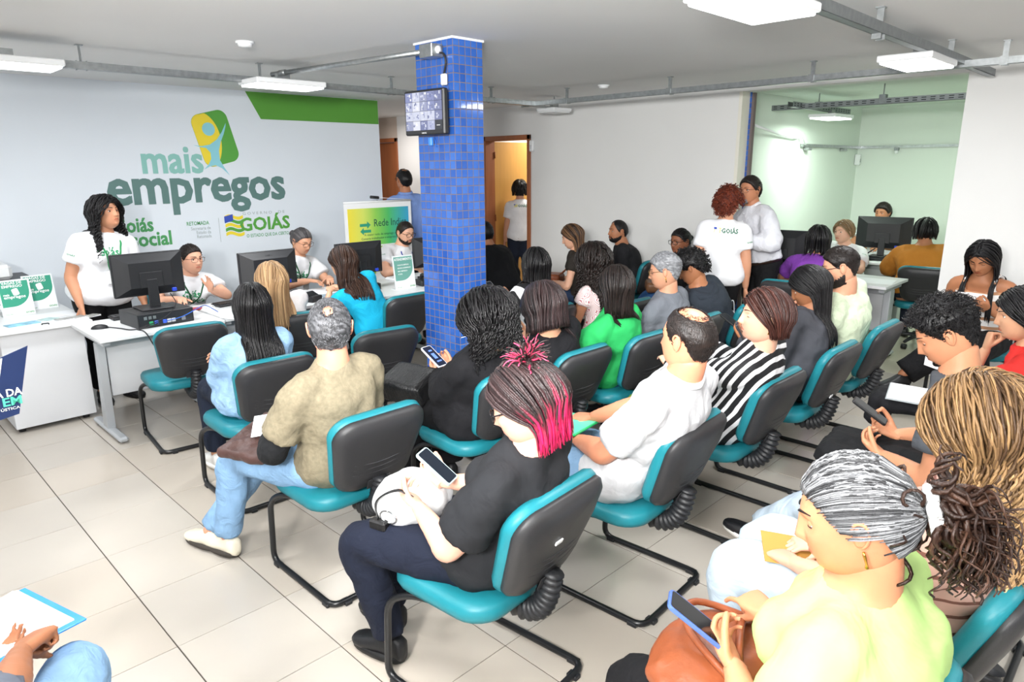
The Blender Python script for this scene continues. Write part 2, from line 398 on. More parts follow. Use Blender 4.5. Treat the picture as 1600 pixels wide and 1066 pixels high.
# ------------------------------------------------------------ wall graphics (painted vinyl on the left wall); u = y, v = z
WG = thing('wall_lettering', 'large painted wall graphic with the words mais empregos and a leaping figure emblem', 'sign', (-7.0, 0, 0))
def wp(name, shapes, m, off, parent=WG):
    mb = MB()
    for sh in shapes: mb.add(place2(sh, (0, 0, 0), (0, 1, 0), (0, 0, 1), off))
    return mb.build(name, [m], parent, False)
M_grn = mat('sign_green', srgb('#5aa545'), .5); M_band = mat('band_green', srgb('#5c9e3d'), .5); M_yel = mat('sign_yellow', srgb('#f1d93c'), .5); M_cyan = mat('sign_cyan', srgb('#8fd0dc'), .5)
M_mint = mat('sign_mint', srgb('#8cc3ba'), .5); M_slate = mat('sign_slate', srgb('#5f807c'), .5); M_gst = mat('sign_mid_green', srgb('#4f9f60'), .5); M_gry = mat('sign_grey', srgb('#a9b4b4'), .6)
bg = MB().add(place2(poly2([(3.29, 2.545), (3.43, 2.285), (4.865, 2.285), (4.865, 2.545)]), (-7.0, 0, 0), (0, 1, 0), (0, 0, 1), .004)).build('green_band', [M_band], None, False)
tag(bg, 'slanted green painted band at the top of the white wall', 'sign')
wp('word', [fit_text('mais', 2.24, 2.80, 1.765, .36, .028)], M_mint, .003)
wp('word', [fit_text('empregos', 1.92, 3.63, 1.49, .47, .032, .98)], M_slate, .003)
# emblem: rounded tilted tile, green over yellow, with a leaping figure
def emb():
    c = np.array((2.945, 2.085)); a = math.radians(14)
    rr = roundrect(.36, .50, .085, 8); Rm = np.array([[math.cos(a), -math.sin(a)], [math.sin(a), math.cos(a)]])
    rr = rr @ Rm.T + c
    wp('emblem_tile', [(rr, [tuple(range(len(rr)))])], M_grn, .003)
    # yellow disc clipped to the tile
    def inside(p):
        q = (np.array(p) - c) @ Rm; q = np.abs(q) - np.array((.18-.085, .25-.085)); q2 = np.maximum(q, 0)
        return np.linalg.norm(q2) + min(max(q), 0) < .085
    P = []
    for p in circle2(2.80, 2.04, .20, .29, 60):
        p = np.array(p); k = 0
        while not inside(p) and k < 200: p = p + (np.array((2.86, 2.06)) - p) * .02; k += 1
        P.append(tuple(p))
    wp('emblem_disc', [poly2(P)], M_yel, .0045)
    wp('emblem_figure', [poly2(circle2(2.885, 2.17, .062)),
        (np.array([(2.72,2.02),(2.80,2.01),(2.88,2.025),(2.955,2.075),(3.01,2.145),(3.06,2.235),(3.055,2.20),(3.03,2.13),(2.99,2.05),(2.965,1.97),(2.965,1.88),(3.00,1.81),(3.05,1.73),(2.98,1.80),(2.92,1.83),(2.86,1.82),(2.80,1.79),(2.85,1.84),(2.88,1.89),(2.88,1.95),(2.84,1.995),(2.79,2.0)]), [tuple(range(22))])], M_cyan, .006)
emb()
g2 = thing('wall_lettering', 'small green words Goias social painted on the wall above the desk', 'sign', (-7.0, 0, 0))
wp('word', [fit_text('Goi\u00e1s', 1.93, 2.27, 1.235, .185, .03), fit_text('social', 2.06, 2.42, 1.10, .185, .03)], M_gst, .003, g2)
g3 = thing('wall_lettering', 'tiny green and grey department name beside a thin line on the wall', 'sign', (-7.0, 0, 0))
wp('word', [fit_text('RETOMADA', 2.575, 2.79, 1.262, .052, .012)], M_gst, .003, g3)
wp('word', [fit_text(t, x0, 2.80, z, .045, .006) for t, x0, z in (('Secretaria de', 2.61, 1.215), ('Estado da', 2.66, 1.175), ('Retomada', 2.66, 1.135))], M_gry, .003, g3)
wp('divider_line', [poly2([(2.885, 1.08), (2.889, 1.08), (2.889, 1.32), (2.885, 1.32)])], M_gry, .003, g3)
def goias(parent, x0, z0, w, wpf):
    """state logo: waving striped flag, GOIAS, slogan"""
    s = w / .72
    wpf('word', [fit_text('GOI\u00c1S', x0 + .15*s, x0 + .70*s, z0 + .06*s, .185*s, .03)], M_grn, .004, parent)
    for k in range(5):
        zz = z0 + (.02 + .042*k)*s
        Pt = [(x0 + (.0 + .19*t)*s, zz + .014*s*math.sin(t*6.3)) for t in np.linspace(0, 1, 10)]
        Pt = Pt + [(x, z + .032*s) for x, z in reversed(Pt)]
        wpf('flag_stripe', [poly2(Pt)], M_yel if k % 2 == 0 else M_grn, .003, parent)
    wpf('flag_canton', [poly2([(x0 - .005*s, z0 + .15*s), (x0 + .085*s, z0 + .17*s), (x0 + .085*s, z0 + .235*s), (x0 - .005*s, z0 + .215*s)])], mat('flag_blue', srgb('#3c55b5'), .5), .004, parent)
g4 = thing('wall_lettering', 'state government logo with a waving striped flag and the word GOIAS on the wall', 'sign', (-7.0, 0, 0))
goias(g4, 2.95, 1.115, .72, lambda n, s_, m, o, p: wp(n, s_, m, o, p))
wp('word', [fit_text('GOVERNO  DE', 3.14, 3.60, 1.335, .040, .004, 1.5)], M_gry, .003, g4)
wp('word', [fit_text('O ESTADO QUE DA CERTO', 3.16, 3.63, 1.105, .048, .006)], M_gst, .003, g4)

# ------------------------------------------------------------ tiled column
CX0, CX1, CY0, CY1 = -3.69, -3.33, 2.87, 3.11
colm = thing('tiled_column', 'square column covered in small glossy blue tiles in the middle of the room', 'column', (CX0, CY0, 0))
cw, cd = CX1 - CX0, CY1 - CY0
MB().add(box(0, cw, 0, cd, 0, CZ-.012)).build('column_core', [mat('tile_joint', srgb('#756a68'), .9)], colm, False)
MB().add(box(-.008, cw+.008, -.008, cd+.008, CZ-.012, CZ)).build('column_cap', [mat('white_cap', srgb('#efefee'), .7)], colm, False)
M_b = [mat('blue_tile_%d' % i, srgb(h), .07, var=.05, vscale=20, spec=.6, coat=.3) for i, h in enumerate(('#2b5aab', '#305fb0', '#2653a3', '#3766b5'))]
tsz = .0512; pit = CZ / 50.0
def face_tiles():
    out = []
    def dist(p): return (Vector(p) - Vector((0, 0, 1.8))).length
    for r in range(50):
        z = (r + .5) * pit
        for f in range(4):
            L_ = cw if f in (0, 2) else cd; n = 7 if f in (0, 2) else 5
            step = L_ / n
            for k in range(n):
                t = (k + .5) * step
                if f == 0: p, a = (t, 0, z), 0
                elif f == 1: p, a = (cw, t, z), 90
                elif f == 2: p, a = (cw - t, cd, z), 180
                else: p, a = (0, cd - t, z), 270
                out.append((0 if f < 2 else 1, dist((p[0]+CX0, p[1]+CY0, z)), p, a, step, f))
    return out
ft = face_tiles(); ft.sort(key=lambda q: (q[0], q[1]))
def btile(step): 
    h = pit - .0050; w = step - .0054
    V = []
    for (sx, yy) in ((0, .001), (0, -.0010), (.0018, -.0020)):
        V.append([(-w/2+sx, yy, -h/2+sx), (w/2-sx, yy, -h/2+sx), (w/2-sx, yy, h/2-sx), (-w/2+sx, yy, h/2-sx)])
    return loft(V)
bm_ = {(f, i): mkmesh('blue_tile', *btile(cw/7 if f == 0 else cd/5), [M_b[i]], smooth=False) for f in (0, 1) for i in range(4)}
rest = MB()
for n, (v, d, p, a, st, f) in enumerate(ft):
    i = rng.choice((0, 0, 1, 1, 2, 3))
    if n < 300: link('tile', bm_[f, i], colm, p, (0, 0, math.radians(a)))
    else: rest.add(xf(btile(st), T(*p) @ R('Z', a)), i)
o = rest.build('tile_field', M_b, colm, False); o['kind'] = 'stuff'
# narrow strip of the same tiles in the alcove opening
st_ = thing('tile_strip', 'narrow vertical strip of blue tiles in the alcove opening', 'tile strip', (-3.37, 6.80, 0))
MB().add(box(-.075, .02, .0, .05, 0, CZ-.06)).build('strip_core', [mat('tile_joint', (0,0,0))], st_, False)
for r in range(49):
    me = bm_[0, rng.randrange(4)]; link('tile', me, st_, (-.028, 0, (r+.5)*pit))

# ------------------------------------------------------------ ceiling metalwork
def channel(L_, w=.045, h=.045, rib=True):
    mb = MB().add(box(0, L_, -w/2, w/2, 0, .0025)).add(box(0, L_, -w/2, -w/2+.003, 0, h)).add(box(0, L_, w/2-.003, w/2, 0, h))
    if rib:
        for s in (-1, 1):
            for z in (.010, .028): mb.add(box(0, L_, s*w/2-.003, s*w/2+.003, z, z+.007))
    return mb
def hanger(x, y, parent):
    MB().add(box(-.02, .02, -.02, .02, CZ-.006, CZ)).add(box(-.016, .016, -.003, .003, 2.43, CZ)).add(box(-.022, .022, -.030, -.026, 2.40, 2.455)).add(box(-.022, .022, .026, .030, 2.40, 2.455)).build('hanger', [M_galv], parent, False, (x, y, 0))
c1 = thing('conduit_rail', 'galvanised conduit rail hung along the lettered left wall', 'conduit')
channel(7.8).build('channel', [M_galv], c1, False, (-5.13, -2.3, 2.405), (0, 0, math.radians(90)))
for y in (-.9, .2, 1.37, 2.54, 3.72, 4.9): hanger(-5.13, y, c1)
c2 = thing('conduit_rail', 'galvanised conduit rail hung along the plain back wall', 'conduit')
channel(8.2).build('channel', [M_galv], c2, False, (-5.2, 5.52, 2.405))
for x in (-4.69, -3.51, -2.27, -1.06, .1, 1.3): hanger(x, 5.52, c2)
c3 = thing('conduit_rail', 'perforated conduit running from the big lamp towards the alcove', 'conduit')
cb = channel(7.2, .05, .05, False)
cb.build('channel', [M_galv2], c3, False, (-1.30, -.8, 2.425), (0, 0, math.radians(90)))
hl = MB()
for k in range(200): hl.add(box(-.0265-1.30, -.0245-1.30, -.7+k*.034, -.7+k*.034+.018, 2.440, 2.446))
hl.build('slots', [M_dark], c3, False)['kind'] = 'stuff'
for y in (1.2, 2.6, 3.91, 5.24): hanger(-1.30, y, c3)
c4 = thing('conduit_pipe', 'round galvanised pipe running from the wall rail to the blue column', 'conduit')
MB().add(tube([(-5.10, 2.62, 2.475), (-3.52, 2.80, 2.475)], .017, 12)).build('pipe', [M_galv], c4)
MB().add(tube([(-5.0, 2.631, 2.475), (-4.93, 2.639, 2.475)], .022, 12)).build('coupling', [M_galv], c4)
jb = thing('junction_box', 'grey metal junction box on top of the blue column', 'junction box', (-3.46, 2.80, 2.435))
MB().add(box(-.06, .06, -.035, .055, 0, .075, .004)).build('box_body', [M_galv], jb, False)
MB().add(tube([(.06, .01, .04), (.075, .01, .04)], .022, 14)).build('box_socket', [M_white], jb)
c5 = thing('conduit_rail', 'short thin conduit arm carrying the unlit lamp by the corner', 'conduit')
MB().add(box(-5.4, -5.08, 5.60, 5.63, 2.41, 2.43)).add(box(-5.37, -5.33, 5.6, 6.15, 2.42, 2.44)).build('channel', [M_galv], c5, False)

def panel_lamp(name, label, x, y, lit=True, m=M_lamp, z=2.375, rz=0, w=.30, l=.55):
    t = thing(name, label, 'ceiling lamp', (x, y, z), rz)
    MB().add(box(-w/2, w/2, -l/2, l/2, .012, .05, .006)).build('lamp_housing', [M_white], t, False)
    MB().add(box(-w/2+.015, w/2-.015, -l/2+.015, l/2-.015, 0, .014, .004)).build('diffuser', [m if lit else M_white], t, False)
    MB().add(box(-.02, .02, -.05, .05, .05, .10)).build('bracket', [M_galv], t, False)
    return t
LB = ['lit white panel lamp at the far left edge of the ceiling', 'small lit panel lamp above the green band', 'large lit panel lamp cut off by the top of the picture',
      'lit panel lamp in front of the alcove opening']
for i, (x, y) in enumerate(PANELS[:4]): panel_lamp('panel_lamp', LB[i], x, y)
for i, (x, y) in enumerate(PANELS[4:]): panel_lamp('panel_lamp', 'extra unseen lit panel lamp on the ceiling behind the viewer', x, y)['group'] = 'extra unseen panel lamps behind the viewer'
ul = panel_lamp('panel_lamp', 'unlit white lamp near the far corner of the ceiling', -5.35, 6.08, False, w=.26, l=.30); MB().add(box(-.006, .006, -.006, .006, .05, CZ-2.375)).build('stem', [M_galv], ul, False)
panel_lamp('panel_lamp', 'lit lamp inside the alcove under the perforated tray', -3.18, 8.35, True, M_lampg, 2.29)
for lab, x, y in (('round white smoke detector above the lettered wall', -4.34, 2.07), ('round white smoke detector near the plain back wall', -4.3, 5.6)):
    t = thing('smoke_detector', lab, 'smoke detector', (x, y, CZ))
    MB().add(tube([(0, 0, 0), (0, 0, -.012)], .055, 24)).build('detector_base', [M_white], t); MB().add(tube([(0, 0, -.010), (0, 0, -.028), (0, 0, -.034)], (.045, .040, .012), 24)).build('detector_cap', [M_white], t)

# alcove metalwork
def tray(P0, P1, z, w=.06):
    P0 = np.array(P0, float); P1 = np.array(P1, float); L_ = np.linalg.norm(P1-P0); a = math.degrees(math.atan2(P1[1]-P0[1], P1[0]-P0[0]))
    t = thing('cable_tray', 'perforated grey cable tray hung across the alcove' if a == 0 else 'perforated grey cable tray along the alcove side', 'cable tray', (P0[0], P0[1], z), a)
    mb = MB().add(box(0, L_, -w/2, w/2, 0, .003)).add(box(0, L_, -w/2, -w/2+.003, 0, .055)).add(box(0, L_, w/2-.003, w/2, 0, .055)); mb.build('tray_channel', [M_galv2], t, False)
    h = MB()
    for k in range(int(L_/.075)):
        for zz in (.014, .034): h.add(box(.02+k*.075, .06+k*.075, -w/2-.0012, -w/2+.001, zz, zz+.008))
    h.build('slots', [M_dark], t, False)['kind'] = 'stuff'
    MB().add(box(L_*.45-.03, L_*.45+.03, -w/2-.004, w/2+.004, .0, .09, .002)).add(tube([(L_*.45, 0, .09), (L_*.45, 0, CZ-z)], .006, 6)).build('hanger', [M_galv2], t, False)
    return t
tray((-3.50, 7.55), (-1.05, 7.55), 2.36)
tray((-3.20, 7.3), (-3.20, 8.9), 2.37)
rl = thing('wall_rail', 'thin horizontal metal conduit around the alcove walls', 'conduit')
MB().add(box(-3.61, -3.575, 8.62, 10.59, 2.005, 2.04)).add(box(-3.61, -1.05, 10.555, 10.59, 2.005, 2.04)).build('channel', [M_galv], rl, False)
for y in (8.72, 9.9): MB().add(box(-3.61, -3.55, y, y+.10, 1.965, 2.0, .004)).build('bracket', [M_galv], rl, False)
MB().add(tube([(-3.40, 6.86, 2.20), (-3.56, 7.9, 2.13), (-3.57, 8.4, 2.10), (-3.56, 8.55, 2.13), (-3.56, 8.63, 2.03)], .014, 8)).build('flexible_hose', [M_white], rl)
ds = thing('alarm_sensor', 'small white sensor box in the far corner of the alcove', 'sensor', (-3.58, 10.52, 1.78))
MB().add(box(-.035, .035, -.03, .03, 0, .15, .01)).build('sensor_case', [M_white], ds, False)
MB().add(box(.033, .037, -.015, .015, .04, .09)).build('sensor_lens', [M_galv], ds, False)
cs = thing('wall_camera', 'tiny white device hanging under the alcove wall rail', 'sensor', (-3.1, 10.54, 1.93))
MB().add(box(-.03, .03, -.02, .02, .04, .08, .004)).build('mount', [M_galv2], cs, False); MB().add(box(-.02, .02, -.02, .02, 0, .045, .008)).build('sensor_case', [M_white], cs, False)

# ------------------------------------------------------------ surveillance screen on the column
tv = thing('surveillance_monitor', 'black monitor showing a grid of camera views mounted on the blue column', 'monitor', (-3.49, 2.78, 1.99), 2)
MB().add(box(-.185, .185, -.02, .02, 0, .265, .008)).build('monitor_frame', [M_black], tv, False)
MB().add(box(-.06, .06, .02, .09, .08, .18, .004)).build('wall_mount', [M_black], tv, False)
scr = MB(); cell_c = [srgb(h) for h in ('#b9bedc', '#8f97c4', '#d6daee', '#a3a8c8', '#e8eaf6', '#7c83ad')]
NRs = np.random.RandomState(5)
def emat(c, k, e=1.0): return mat('lit_%s' % k, (0, 0, 0), .3, emit=c, estr=e)
ems = [emat(c, 'cell%d' % i, 1.0) for i, c in enumerate(cell_c)] + [emat(srgb('#30343f'), 'celldark', .8), emat(srgb('#ffffff'), 'cellwhite', 1.0)]
sx0, sx1, sz0, sz1 = -.170, .170, .028, .252
for r in range(4):
    for c_ in range(5):
        x0 = sx0 + (sx1-sx0)*c_/5; x1 = sx0 + (sx1-sx0)*(c_+1)/5; z0 = sz0 + (sz1-sz0)*r/4; z1 = sz0 + (sz1-sz0)*(r+1)/4
        dk = r == 0 and c_ >= 4
        scr.add(box(x0+.001, x1-.001, -.0215, -.0205, z0+.001, z1-.001), 6 if dk else NRs.randint(0, 6))
        for q in range(0 if dk else 7):
            a = NRs.uniform(x0+.004, x1-.02); b_ = NRs.uniform(z0+.004, z1-.015); w_ = NRs.uniform(.004, .016); h_ = NRs.uniform(.004, .02)
            scr.add(box(a, a+w_, -.0225, -.0212, b_, min(b_+h_, z1-.003)), NRs.choice([0, 1, 2, 4, 5, 5, 7]))
scr.add(box(.12, .15, -.0225, -.0212, .052, .056), 7)
scr.build('screen', ems, tv, False)
MB().add(place2(fit_text('SAMSUNG', -.022, .022, .0085, .012, .01), (0, -.0215, 0), (1, 0, 0), (0, 0, 1), 0)).build('brand_word', [M_white], tv, False)
pl = thing('power_plug', 'white plug on a dangling black cable above the surveillance monitor', 'plug', (-3.37, 2.83, 2.31))
MB().add(box(-.022, .022, -.012, .012, -.035, .03, .006)).build('plug_body', [M_white], pl, False)
MB().add(tube(smoothpath([(.0, 0, .03), (.025, -.005, .09), (.012, -.01, .14), (-.05, -.02, .13 + .02)]), .006, 6)).build('plug_cable', [M_cable], pl)
cj = thing('cable_connector', 'small blue network connectors hanging under the surveillance monitor', 'connector', (-3.52, 2.85, 1.93))
MB().add(box(-.035, -.005, -.01, .01, 0, .05, .003)).build('connector_body', [mat('light_blue', srgb('#3f86d8'), .4)], cj, False)
MB().add(tube(smoothpath([(.01, 0, .05), (.03, -.005, .03), (.035, 0, -.01)]), .003, 6)).build('connector_cable', [M_cableb], cj)
# ============================================================ visitor chair (forward = +X)
def chair_meshes():
    P = {}
    # seat cushion: rounded shape with waterfall front
    rr = roundrect(.46, .49, .11, 6)
    rings = []
    for s, z, in ((.90, .395), (.97, .402), (1.0, .42), (.995, .445), (.95, .462), (.80, .468), (.4, .462)):
        q = rr * s; zz = np.full(len(q), z) + np.where(q[:, 0] > .12, -.012 * ((q[:, 0] - .12) / .11) ** 2, 0)
        rings.append(np.column_stack([q, zz]))
    P['seat'] = loft(rings)
    # backrest outline (width along Y, height along Z), wider at mid, rounded
    def backring(w0, w1, zb, zt, x, curve=.02):
        out = []
        for cy, cz, a0, r in ((w1/2-.09, zt-.09, 0, .09), (-w1/2+.09, zt-.09, 90, .09), (-w0/2+.08, zb+.08, 180, .08), (w0/2-.08, zb+.08, 270, .08)):
            for i in range(7):
                a = math.radians(a0 + 15*i); y = cy + r*math.cos(a); z = cz + r*math.sin(a)
                out.append((x + curve*(abs(y)/.22)**2, y, z))
        return np.array(out)
    tl = np.array(Matrix.Rotation(math.radians(-20), 4, 'Y'))
    Mt = T(-.252, 0, .492) @ np.diag([1, 1, .94, 1.]) @ tl
    P['backrest'] = xf(loft([backring(.35, .425, .005, .375, -.002), backring(.375, .445, -.006, .385, .012), backring(.38, .45, -.008, .387, .030), backring(.36, .43, .002, .378, .050), backring(.27, .34, .05, .33, .058), backring(.18, .2, .11, .29, .055)]), Mt)
    P['back_shell'] = xf(loft([backring(.37, .44, -.004, .383, .004), backring(.37, .44, -.004, .383, -.012), backring(.345, .415, .008, .370, -.030), backring(.28, .34, .05, .33, -.040), backring(.2, .2, .1, .29, -.042)]), Mt)
    rb = MB()
    for k in range(3):
        z = .10 + .028*k; pts = [(-.040 + .014*(abs(y)/.16)**2, y, z + .02*(abs(y)/.16)**2) for y in np.linspace(-.13, .13, 12)]
        rb.add(tube(pts, .0035, 6))
    P['shell_ribs'] = xf(rb.arr(), Mt)
    P['label_patch'] = xf(box(-.045, -.0425, -.055, .055, .012, .062, .001), Mt)
    # bellows: corrugated elbow under the back
    path = smoothpath([(-.318, 0, .535), (-.300, 0, .45), (-.262, 0, .382), (-.185, 0, .350), (-.07, 0, .375)], 14)
    rad = [(.029 + .0055*math.cos(i*math.pi*.5)) for i in range(len(path))]
    P['bellows'] = tube(path, rad, 14, flat=1.25)
    # under-seat mechanism plate
    P['seat_bracket'] = box(-.10, .12, -.11, .11, .372, .400, .004)
    # sled frame
    y = .245; r = .0135
    pts = [(-.02, -y+.06, .385), (.12, -y+.02, .385), (.215, -y, .33), (.235, -y, r), (-.285, -y, r), (-.285, y, r), (.235, y, r), (.215, y, .33), (.12, y-.02, .385), (-.02, y-.06, .385)]
    P['sled_frame'] = tube(bentpath(pts, .055), r, 10)
    P['crossbar'] = tube([(.10, -.22, .385), (.10, .22, .385)], .011, 8)
    P['foot_pad'] = box(-.022, .022, -.016, .016, 0, .018, .003)
    mm = dict(seat=M_teal, backrest=M_teal, back_shell=M_shell, shell_ribs=M_shell, label_patch=M_shell, bellows=M_black, seat_bracket=M_black, sled_frame=M_tube, crossbar=M_tube, foot_pad=M_black)
    return {k: mkmesh('chair_' + k, v[0], v[1], [mm[k]], smooth=k not in ('label_patch', 'seat_bracket', 'foot_pad')) for k, v in P.items()}
CH = chair_meshes()
def visitor_chair(x, y, rz, label, group=None, sticker=False):
    t = thing('visitor_chair', label, 'chair', (x, y, 0), rz, group or 'teal and black visitor chairs')
    for k in ('seat', 'backrest', 'back_shell', 'bellows', 'seat_bracket', 'sled_frame', 'crossbar'):
        o = link(k, CH[k], t)
        if k == 'back_shell': link('shell_ribs', CH['shell_ribs'], o); link('label_patch', CH['label_patch'], o)
        if k == 'sled_frame':
            for a, b in ((.19, -.245), (-.24, -.245), (.19, .245), (-.24, .245), (-.285, -.18), (-.285, .18)): link('foot_pad', CH['foot_pad'], o, (a, b, 0))
    if sticker:
        tl = T(-.252, 0, .492) @ np.diag([1, 1, .94, 1.]) @ R('Y', -20)
        MB().add(xf(box(-.046, -.0405, .02, .055, .22 if sticker == 1 else .07, .235 if sticker == 1 else .088, .001), tl)).build('sticker', [M_white], t, False)
    return t
def swivel_chair(x, y, rz, label, arms=True):
    t = thing('swivel_chair', label, 'chair', (x, y, 0), rz, 'swivel office chairs')
    for k in ('seat', 'backrest', 'back_shell', 'bellows', 'seat_bracket'):
        o = link(k, CH[k], t)
        if k == 'back_shell': link('shell_ribs', CH['shell_ribs'], o)
    MB().add(tube([(0, 0, .08), (0, 0, .38)], .028, 12)).build('gas_column', [M_black], t)
    for k in range(5):
        a = k * 1.2566 + .3; c, s = math.cos(a), math.sin(a)
        lg = MB().add(tube([(0, 0, .11), (c*.15, s*.15, .10), (c*.28, s*.28, .075)], (.03, .022, .016), 8, flat=.8)).build('base_leg', [M_black], t)
        MB().add(tube([(c*.28 - s*.02, s*.28 + c*.02, .028), (c*.28 + s*.02, s*.28 - c*.02, .028)], .027, 12)).build('castor', [M_black], lg)
    if arms:
        for s in (-1, 1):
            MB().add(tube(bentpath([(-.02, s*.14, .39), (-.02, s*.30, .39), (-.02, s*.30, .64)], .03), .014, 8)).build('arm_post', [M_black], t)
            MB().add(box(-.13, .13, s*.30-.035, s*.30+.035, .64, .672, .012)).build('armrest', [M_black], t, False)
    return t
CHS = [
 (-1.61, 1.45, 185, 'teal and black chair under the woman with magenta hair', 1), (-1.61, 2.28, 183, 'teal and black chair under the balding man in the white shirt', 0),
 (-1.63, 3.12, 180, 'teal and black chair under the woman in the black striped shirt', 0), (-1.62, 3.86, 180, 'teal and black chair under the woman in the grey blazer', 2),
 (-1.62, 4.60, 180, 'teal and black chair under the man in the pale green tee', 0), (-1.38, -.03, 145, 'teal and black chair of the person with the clipboard, bottom left corner', 0),
 (-2.60, 1.50, 180, 'teal and black chair under the man in the olive grey tee', 0), (-2.58, 2.30, 176, 'teal and black chair under the woman in the long black coat', 0),
 (-2.60, 2.84, 180, 'teal and black chair behind the woman with a dark brown bob', 0), (-2.54, 3.42, 178, 'teal and black chair under the woman in the bright green blouse', 0),
 (-2.56, 4.05, 180, 'teal and black chair under the short grey-haired woman', 0), (-2.55, 4.75, 180, 'teal and black chair under the person in the navy hoodie', 0),
 (-2.50, -.25, 180, 'teal and black chair of the person with the navy folder at the left edge', 0),
 (-3.66, 1.60, 178, 'teal and black chair under the woman in the denim jacket', 2), (-3.78, 2.42, 172, 'empty teal and black chair left of the blue column', 0),
 (-3.50, 3.62, 180, 'teal and black chair under the long-haired woman right of the column', 0), (-3.20, 4.18, 180, 'teal and black chair under the woman with long dark curls', 0),
 (-4.78, 1.62, 174, 'empty teal and black chair in front of the first desk', 0), (-4.62, 2.34, 165, 'teal and black chair under the blonde woman', 0),
 (-4.62, 3.18, 180, 'teal and black chair under the woman in the turquoise tee', 0),
 (-4.45, 5.42, 180, 'teal and black chair under the long-haired woman along the back wall', 0), (-4.35, 6.12, 185, 'teal and black chair under the bearded man in black by the back wall', 0),
 (-3.48, 5.92, 190, 'teal and black chair under the woman with big black glasses', 0),
 (-.55, 1.28, 180, 'teal and black chair under the woman in the lime top', 0), (-.52, 1.93, 183, 'teal and black chair under the woman with blond curls', 0),
 (-.50, 2.75, 180, 'teal and black chair under the young man in the dark grey tee', 0), (-.50, 3.55, 180, 'teal and black chair under the woman in red at the right edge', 0),
 (-1.05, 6.12, 262, 'teal and black chair under the woman in the white striped tank top', 0),
 (-2.46, 6.10, 95, 'teal and black chair under the woman in purple in the alcove opening', 0),
]
for x, y, rz, lab, st in CHS: visitor_chair(x, y, rz, lab, None, st)
swivel_chair(-1.85, 7.75, 97, 'black and teal swivel chair under the woman in the mustard sweater')
swivel_chair(-2.90, 9.75, 275, 'teal swivel chair of the man behind the alcove monitor')
for x, y, lab in ((-6.05, 2.10, 'teal swivel chair of the first seated clerk in a printed tee'), (-6.15, 3.10, 'teal swivel chair of the clerk with grey tied hair'), (-6.2, 4.12, 'teal swivel chair of the bearded clerk in glasses'), (-2.75, 7.95, 'swivel chair of the fair-haired clerk in the alcove')):
    swivel_chair(x, y, 0 if x < -5 else 280, lab, False)

# ============================================================ desks
def desk(x0, x1, y0, y1, label, panel_side='x1', group='grey office desks'):
    t = thing('office_desk', label, 'desk', ((x0+x1)/2, (y0+y1)/2, 0), 0, group); w, d = (x1-x0)/2, (y1-y0)/2
    MB().add(box(-w, w, -d, d, .715, .742, .003)).build('desktop', [M_desk], t, False)
    along = 'x' if panel_side in ('x0', 'x1') else 'y'
    for s in (-1, 1):
        mb = MB()
        if along == 'x':
            yy = s*(d-.06)
            mb.add(slab(np.array([(-.05, 0), (.05, 0), (.085, .62), (.02, .62)])[:, ::1], 0, .05, .004))
            V, F = mb.arr(); V = np.column_stack([V[:, 0], V[:, 2] - .025 + yy, V[:, 1] + .045]); mb = MB().add((V, F))
            mb.add(box(-w+.04, w-.03, yy-.03, yy+.03, .012, .048, .012)).add(box(-w+.06, w-.10, yy-.025, yy+.025, .67, .714, .004))
        else:
            xx = s*(w-.06)
            mb.add(box(xx-.03, xx+.03, -.06, .06, .04, .67, .006)).add(box(xx-.03, xx+.03, -d+.03, d-.04, .012, .048, .012)).add(box(xx-.025, xx+.025, -d+.08, d-.06, .67, .714, .004))
        lg = mb.build('leg_frame', [M_deskleg], t, False)
        for q in (-1, 1):
            p = (q*(w-.1), yy, 0) if along == 'x' else (xx, q*(d-.1), 0)
            MB().add(tube([(0, 0, 0), (0, 0, .014)], .02, 10)).build('levelling_foot', [M_black], lg, False, p)
    if along == 'x': MB().add(box(.02, .038, -d+.10, d-.10, .27, .62, .002)).build('modesty_panel', [M_panel], t, False); MB().add(box(.018, .05, -d+.09, d-.09, .62, .712, .002)).build('cable_duct', [M_deskleg], t, False)
    else: MB().add(box(-w+.10, w-.10, .0, .018, .27, .62, .002)).build('modesty_panel', [M_panel], t, False); MB().add(box(-w+.09, w-.09, -.02, .02, .62, .712, .002)).build('cable_duct', [M_deskleg], t, False)
    return t
desk(-5.55, -4.88, 1.17, 1.98, 'first grey office desk, beside the white side cabinet')
desk(-5.60, -4.92, 2.00, 3.02, 'second grey office desk in front of the grey-haired clerk')
desk(-5.60, -4.80, 3.04, 4.20, 'third grey office desk ending behind the blue column')
desk(-3.30, -1.88, 6.58, 7.22, 'grey desk with papers in the alcove opening', 'y1')
desk(-3.40, -2.25, 8.20, 8.90, 'grey desk with the wide monitor inside the alcove', 'y1')
# side counter with printer at the left edge
ct = thing('side_counter', 'long white side counter carrying the printer at the left edge', 'counter', (-6.3, 0.9, 0))
MB().add(box(-.68, .70, -.9, .42, .715, .742, .003)).build('countertop', [M_desk], ct, False)
MB().add(box(.64, .66, -.14, .36, .035, .715, .002)).build('end_panel', [M_panel], ct, False)
MB().add(box(-.66, .64, -.14, -.12, .035, .715, .002)).build('side_panel', [M_panel], ct, False)
MB().add(box(-.66, .64, .34, .36, .035, .715, .002)).build('side_panel', [M_panel], ct, False)
for x, y in ((.6, -.1), (.6, .3), (-.6, -.1), (-.6, .3)): MB().add(tube([(x, y, 0), (x, y, .04)], .022, 10)).build('levelling_foot', [M_black], ct)
pr = thing('printer', 'white printer with a black paper tray standing on the side counter', 'printer', (-6.66, .98, .742), 0)
MB().add(box(-.22, .22, -.35, .16, 0, .20, .015)).build('printer_body', [M_white], pr, False)
MB().add(box(-.24, .25, -.37, .20, .20, .235, .012)).build('paper_tray', [M_black], pr, False)
